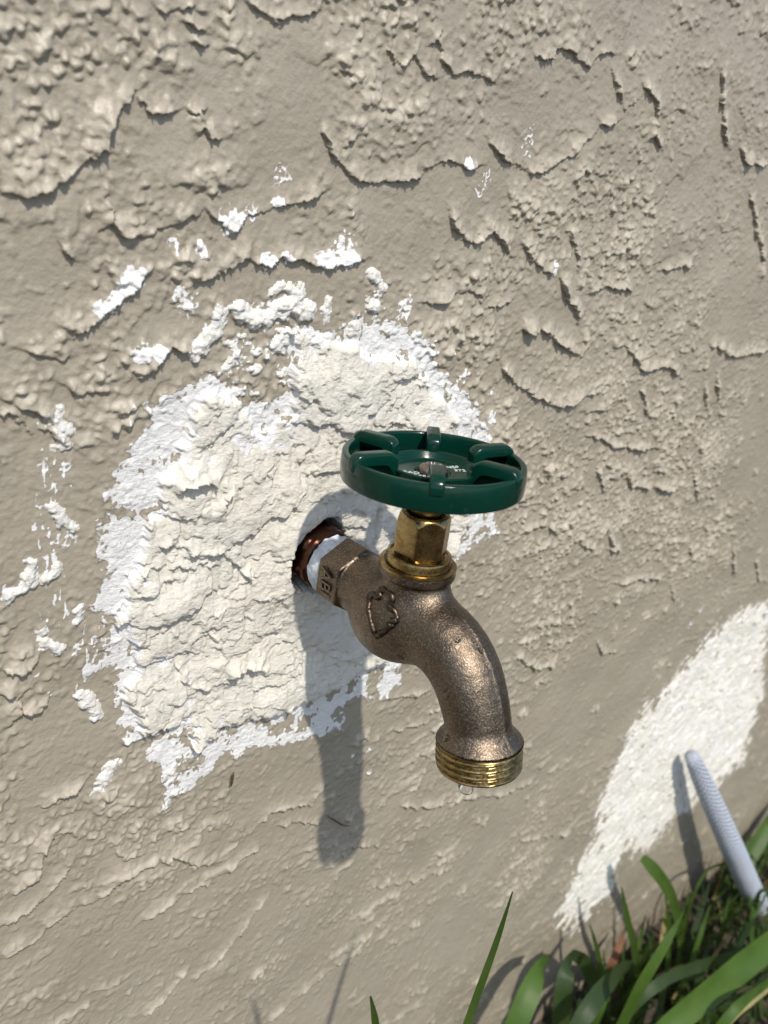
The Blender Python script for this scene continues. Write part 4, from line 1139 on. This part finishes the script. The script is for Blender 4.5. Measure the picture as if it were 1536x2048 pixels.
# ------------------------------------------------------------------ fabric hose end leaning out of the grass
hp = spline(HOSE_PATH, 60)
hr = np.interp(np.linspace(0, 1, 60), [0, 0.02, 0.05, 0.12, 0.3, 1.0], HOSE_RADII)
v, f = tube(hp, hr, 40)
nseg = 40
capi = len(v); v = np.vstack([v, hp[0] - (hp[1] - hp[0]) * 0.35])
me = mesh_np('fabric_hose', v, f)
bm = bmesh.new(); bm.from_mesh(me); bm.verts.ensure_lookup_table()
for q in range(nseg): bm.faces.new((bm.verts[(q + 1) % nseg], bm.verts[q], bm.verts[capi])).smooth = True
bmesh.ops.recalc_face_normals(bm, faces=bm.faces); bm.to_mesh(me); bm.free()
L_ = np.r_[0, np.cumsum(np.linalg.norm(np.diff(hp, axis=0), axis=1))]
al = me.attributes.new('along', 'FLOAT', 'POINT'); ar = me.attributes.new('around', 'FLOAT', 'POINT')
al.data.foreach_set('value', np.ascontiguousarray(np.r_[np.repeat(L_, nseg), 0], np.float32))
ar.data.foreach_set('value', np.ascontiguousarray(np.r_[np.tile(1 - np.abs(np.linspace(-1, 1, nseg, endpoint=False)), 60), 0], np.float32))
hose = link('fabric_hose', me, M['hose'])
tag(hose, 'blue grey woven hose end leaning out of the grass against the wall', 'hose')

# ------------------------------------------------------------------ grass
def blade_mesh(path, widths, face=None, fold=0.22, n=26):
    P0 = np.asarray(path, float); n = int(np.clip(np.linalg.norm(np.diff(P0, axis=0), axis=1).sum() / 4.0, n, 110))
    cum = np.r_[0, np.cumsum(np.linalg.norm(np.diff(P0, axis=0), axis=1))]
    w = np.interp(np.linspace(0, 1, n), cum / cum[-1], widths)
    P = np.stack([np.interp(np.linspace(0, cum[-1], n), cum, P0[:, k]) for k in range(3)], 1)
    for _ in range(n // 3):
        P[1:-1] = 0.25 * P[:-2] + 0.5 * P[1:-1] + 0.25 * P[2:]
    T = np.gradient(P, axis=0); T /= np.linalg.norm(T, axis=1)[:, None]
    face = np.array(face if face is not None else (-0.45, -0.75, 0.45), float)
    V = []; A = []
    for i in range(n):
        s = np.cross(T[i], face); s /= (np.linalg.norm(s) + 1e-9); nn = np.cross(s, T[i])
        for k in (-1, -0.5, 0, 0.5, 1):
            V.append(P[i] + s * k * w[i] * 0.5 + nn * (abs(k) * fold * w[i] * 0.5)); A.append(k)
    fi = np.arange(n - 1)[:, None] * 5; j = np.arange(4)[None, :]
    F = np.stack([fi + j, fi + j + 1, fi + 5 + j + 1, fi + 5 + j], -1).reshape(-1, 4)
    return np.array(V), F, np.array(A)
def add_blade(name, path, widths, mat, parent=None, **kw):
    v, f, a = blade_mesh(path, widths, **kw)
    me = mesh_np(name, v, f)
    at = me.attributes.new('across', 'FLOAT', 'POINT'); at.data.foreach_set('value', np.ascontiguousarray(a, np.float32))
    return link(name, me, mat, parent)
tufts = {}
for key, loc, lab in TUFTS:
    tufts[key] = empty('grass_tuft', tuple(c * MM for c in loc))
    tag(tufts[key], lab, 'grass', 'grass tufts at the foot of the wall')
for key, mat, path, widths in BLADES:
    if key == 'dead':
        o = add_blade('dead_leaf', path, widths, M[mat]); tag(o, DEAD_LABELS.pop(0), 'leaf')
    else:
        add_blade('blade', path, widths, M[mat], tufts[key])

# the thick of the grass further back: nobody could count it
rg = np.random.default_rng(11)
GV, GF, GA, GM = [], [], [], []
off = 0
for _ in range(5200):
    x = rg.uniform(-80, 1500); y = -abs(rg.normal(0, 240)) - 6
    if x < 200 and rg.random() < 0.6: continue
    # keep the photographer's side short
    hgt = rg.uniform(18, 62) * (1.0 if y > -160 else 0.75)
    ang = rg.uniform(0, 2 * np.pi); lean = rg.uniform(0.1, 0.9) * hgt
    tip = np.array([x + lean * math.cos(ang), min(y + lean * math.sin(ang), -4), GROUND_Z + hgt])
    root = np.array([x, y, GROUND_Z - 6]); mid = (root + tip) / 2 + np.array([0, 0, 0.22 * hgt])
    n = 6; t = np.linspace(0, 1, n)[:, None]
    P = (1 - t) ** 2 * root + 2 * t * (1 - t) * mid + t * t * tip
    w = rg.uniform(2.0, 6.0) * np.array([0.9, 1.0, 0.95, 0.8, 0.5, 0.08])
    s = np.array([math.cos(ang + 1.4), math.sin(ang + 1.4), rg.uniform(-.2, .2)])
    V_ = np.concatenate([P - s * w[:, None] / 2, P + np.array([0, 0, -0.12]) * w[:, None], P + s * w[:, None] / 2])
    i_ = np.arange(n - 1)
    GV.append(V_); GF.append(off + np.vstack([np.stack([i_, i_ + 1, n + i_ + 1, n + i_], 1), np.stack([n + i_, n + i_ + 1, 2 * n + i_ + 1, 2 * n + i_], 1)])); GA.append(np.r_[-np.ones(n), np.zeros(n), np.ones(n)])
    GM.append(np.full(2 * (n - 1), 0 if rg.random() < 0.62 else (1 if rg.random() < 0.75 else 2))); off += 3 * n
me = mesh_np('ground_grass', np.concatenate(GV), np.concatenate(GF))
at = me.attributes.new('across', 'FLOAT', 'POINT'); at.data.foreach_set('value', np.ascontiguousarray(np.concatenate(GA), np.float32))
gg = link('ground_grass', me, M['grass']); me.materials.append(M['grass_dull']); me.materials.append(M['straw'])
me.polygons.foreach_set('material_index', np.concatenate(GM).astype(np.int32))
tag(gg, 'short mixed green grass covering the soil by the wall', 'grass', kind='stuff')

# ------------------------------------------------------------------ water drops
def drop(loc, r, squash=(1, 1, 1), label=None):
    bm = bmesh.new(); bmesh.ops.create_uvsphere(bm, u_segments=28, v_segments=18, radius=r)
    for v_ in bm.verts: v_.co = (v_.co.x * squash[0] + loc[0], v_.co.y * squash[1] + loc[1], v_.co.z * squash[2] + loc[2])
    o = link('water_drop', mesh_bm('water_drop', bm), M['water'])
    return tag(o, label, 'water drop', 'water drops on the faucet')
for loc, r, sq, lab in DROPS: drop(loc, r, sq, lab)

# ------------------------------------------------------------------ bits of twig stuck to the wall
for pts, r, lab in TWIGS:
    v, f = tube(spline(pts, 12), np.interp(np.linspace(0, 1, 12), [0, 0.3, 0.7, 1], [0.4 * r, r, 0.8 * r, 0.25 * r]), 8)
    o = link('twig', mesh_np('twig', v, f), M['twig']); tag(o, lab, 'twig')
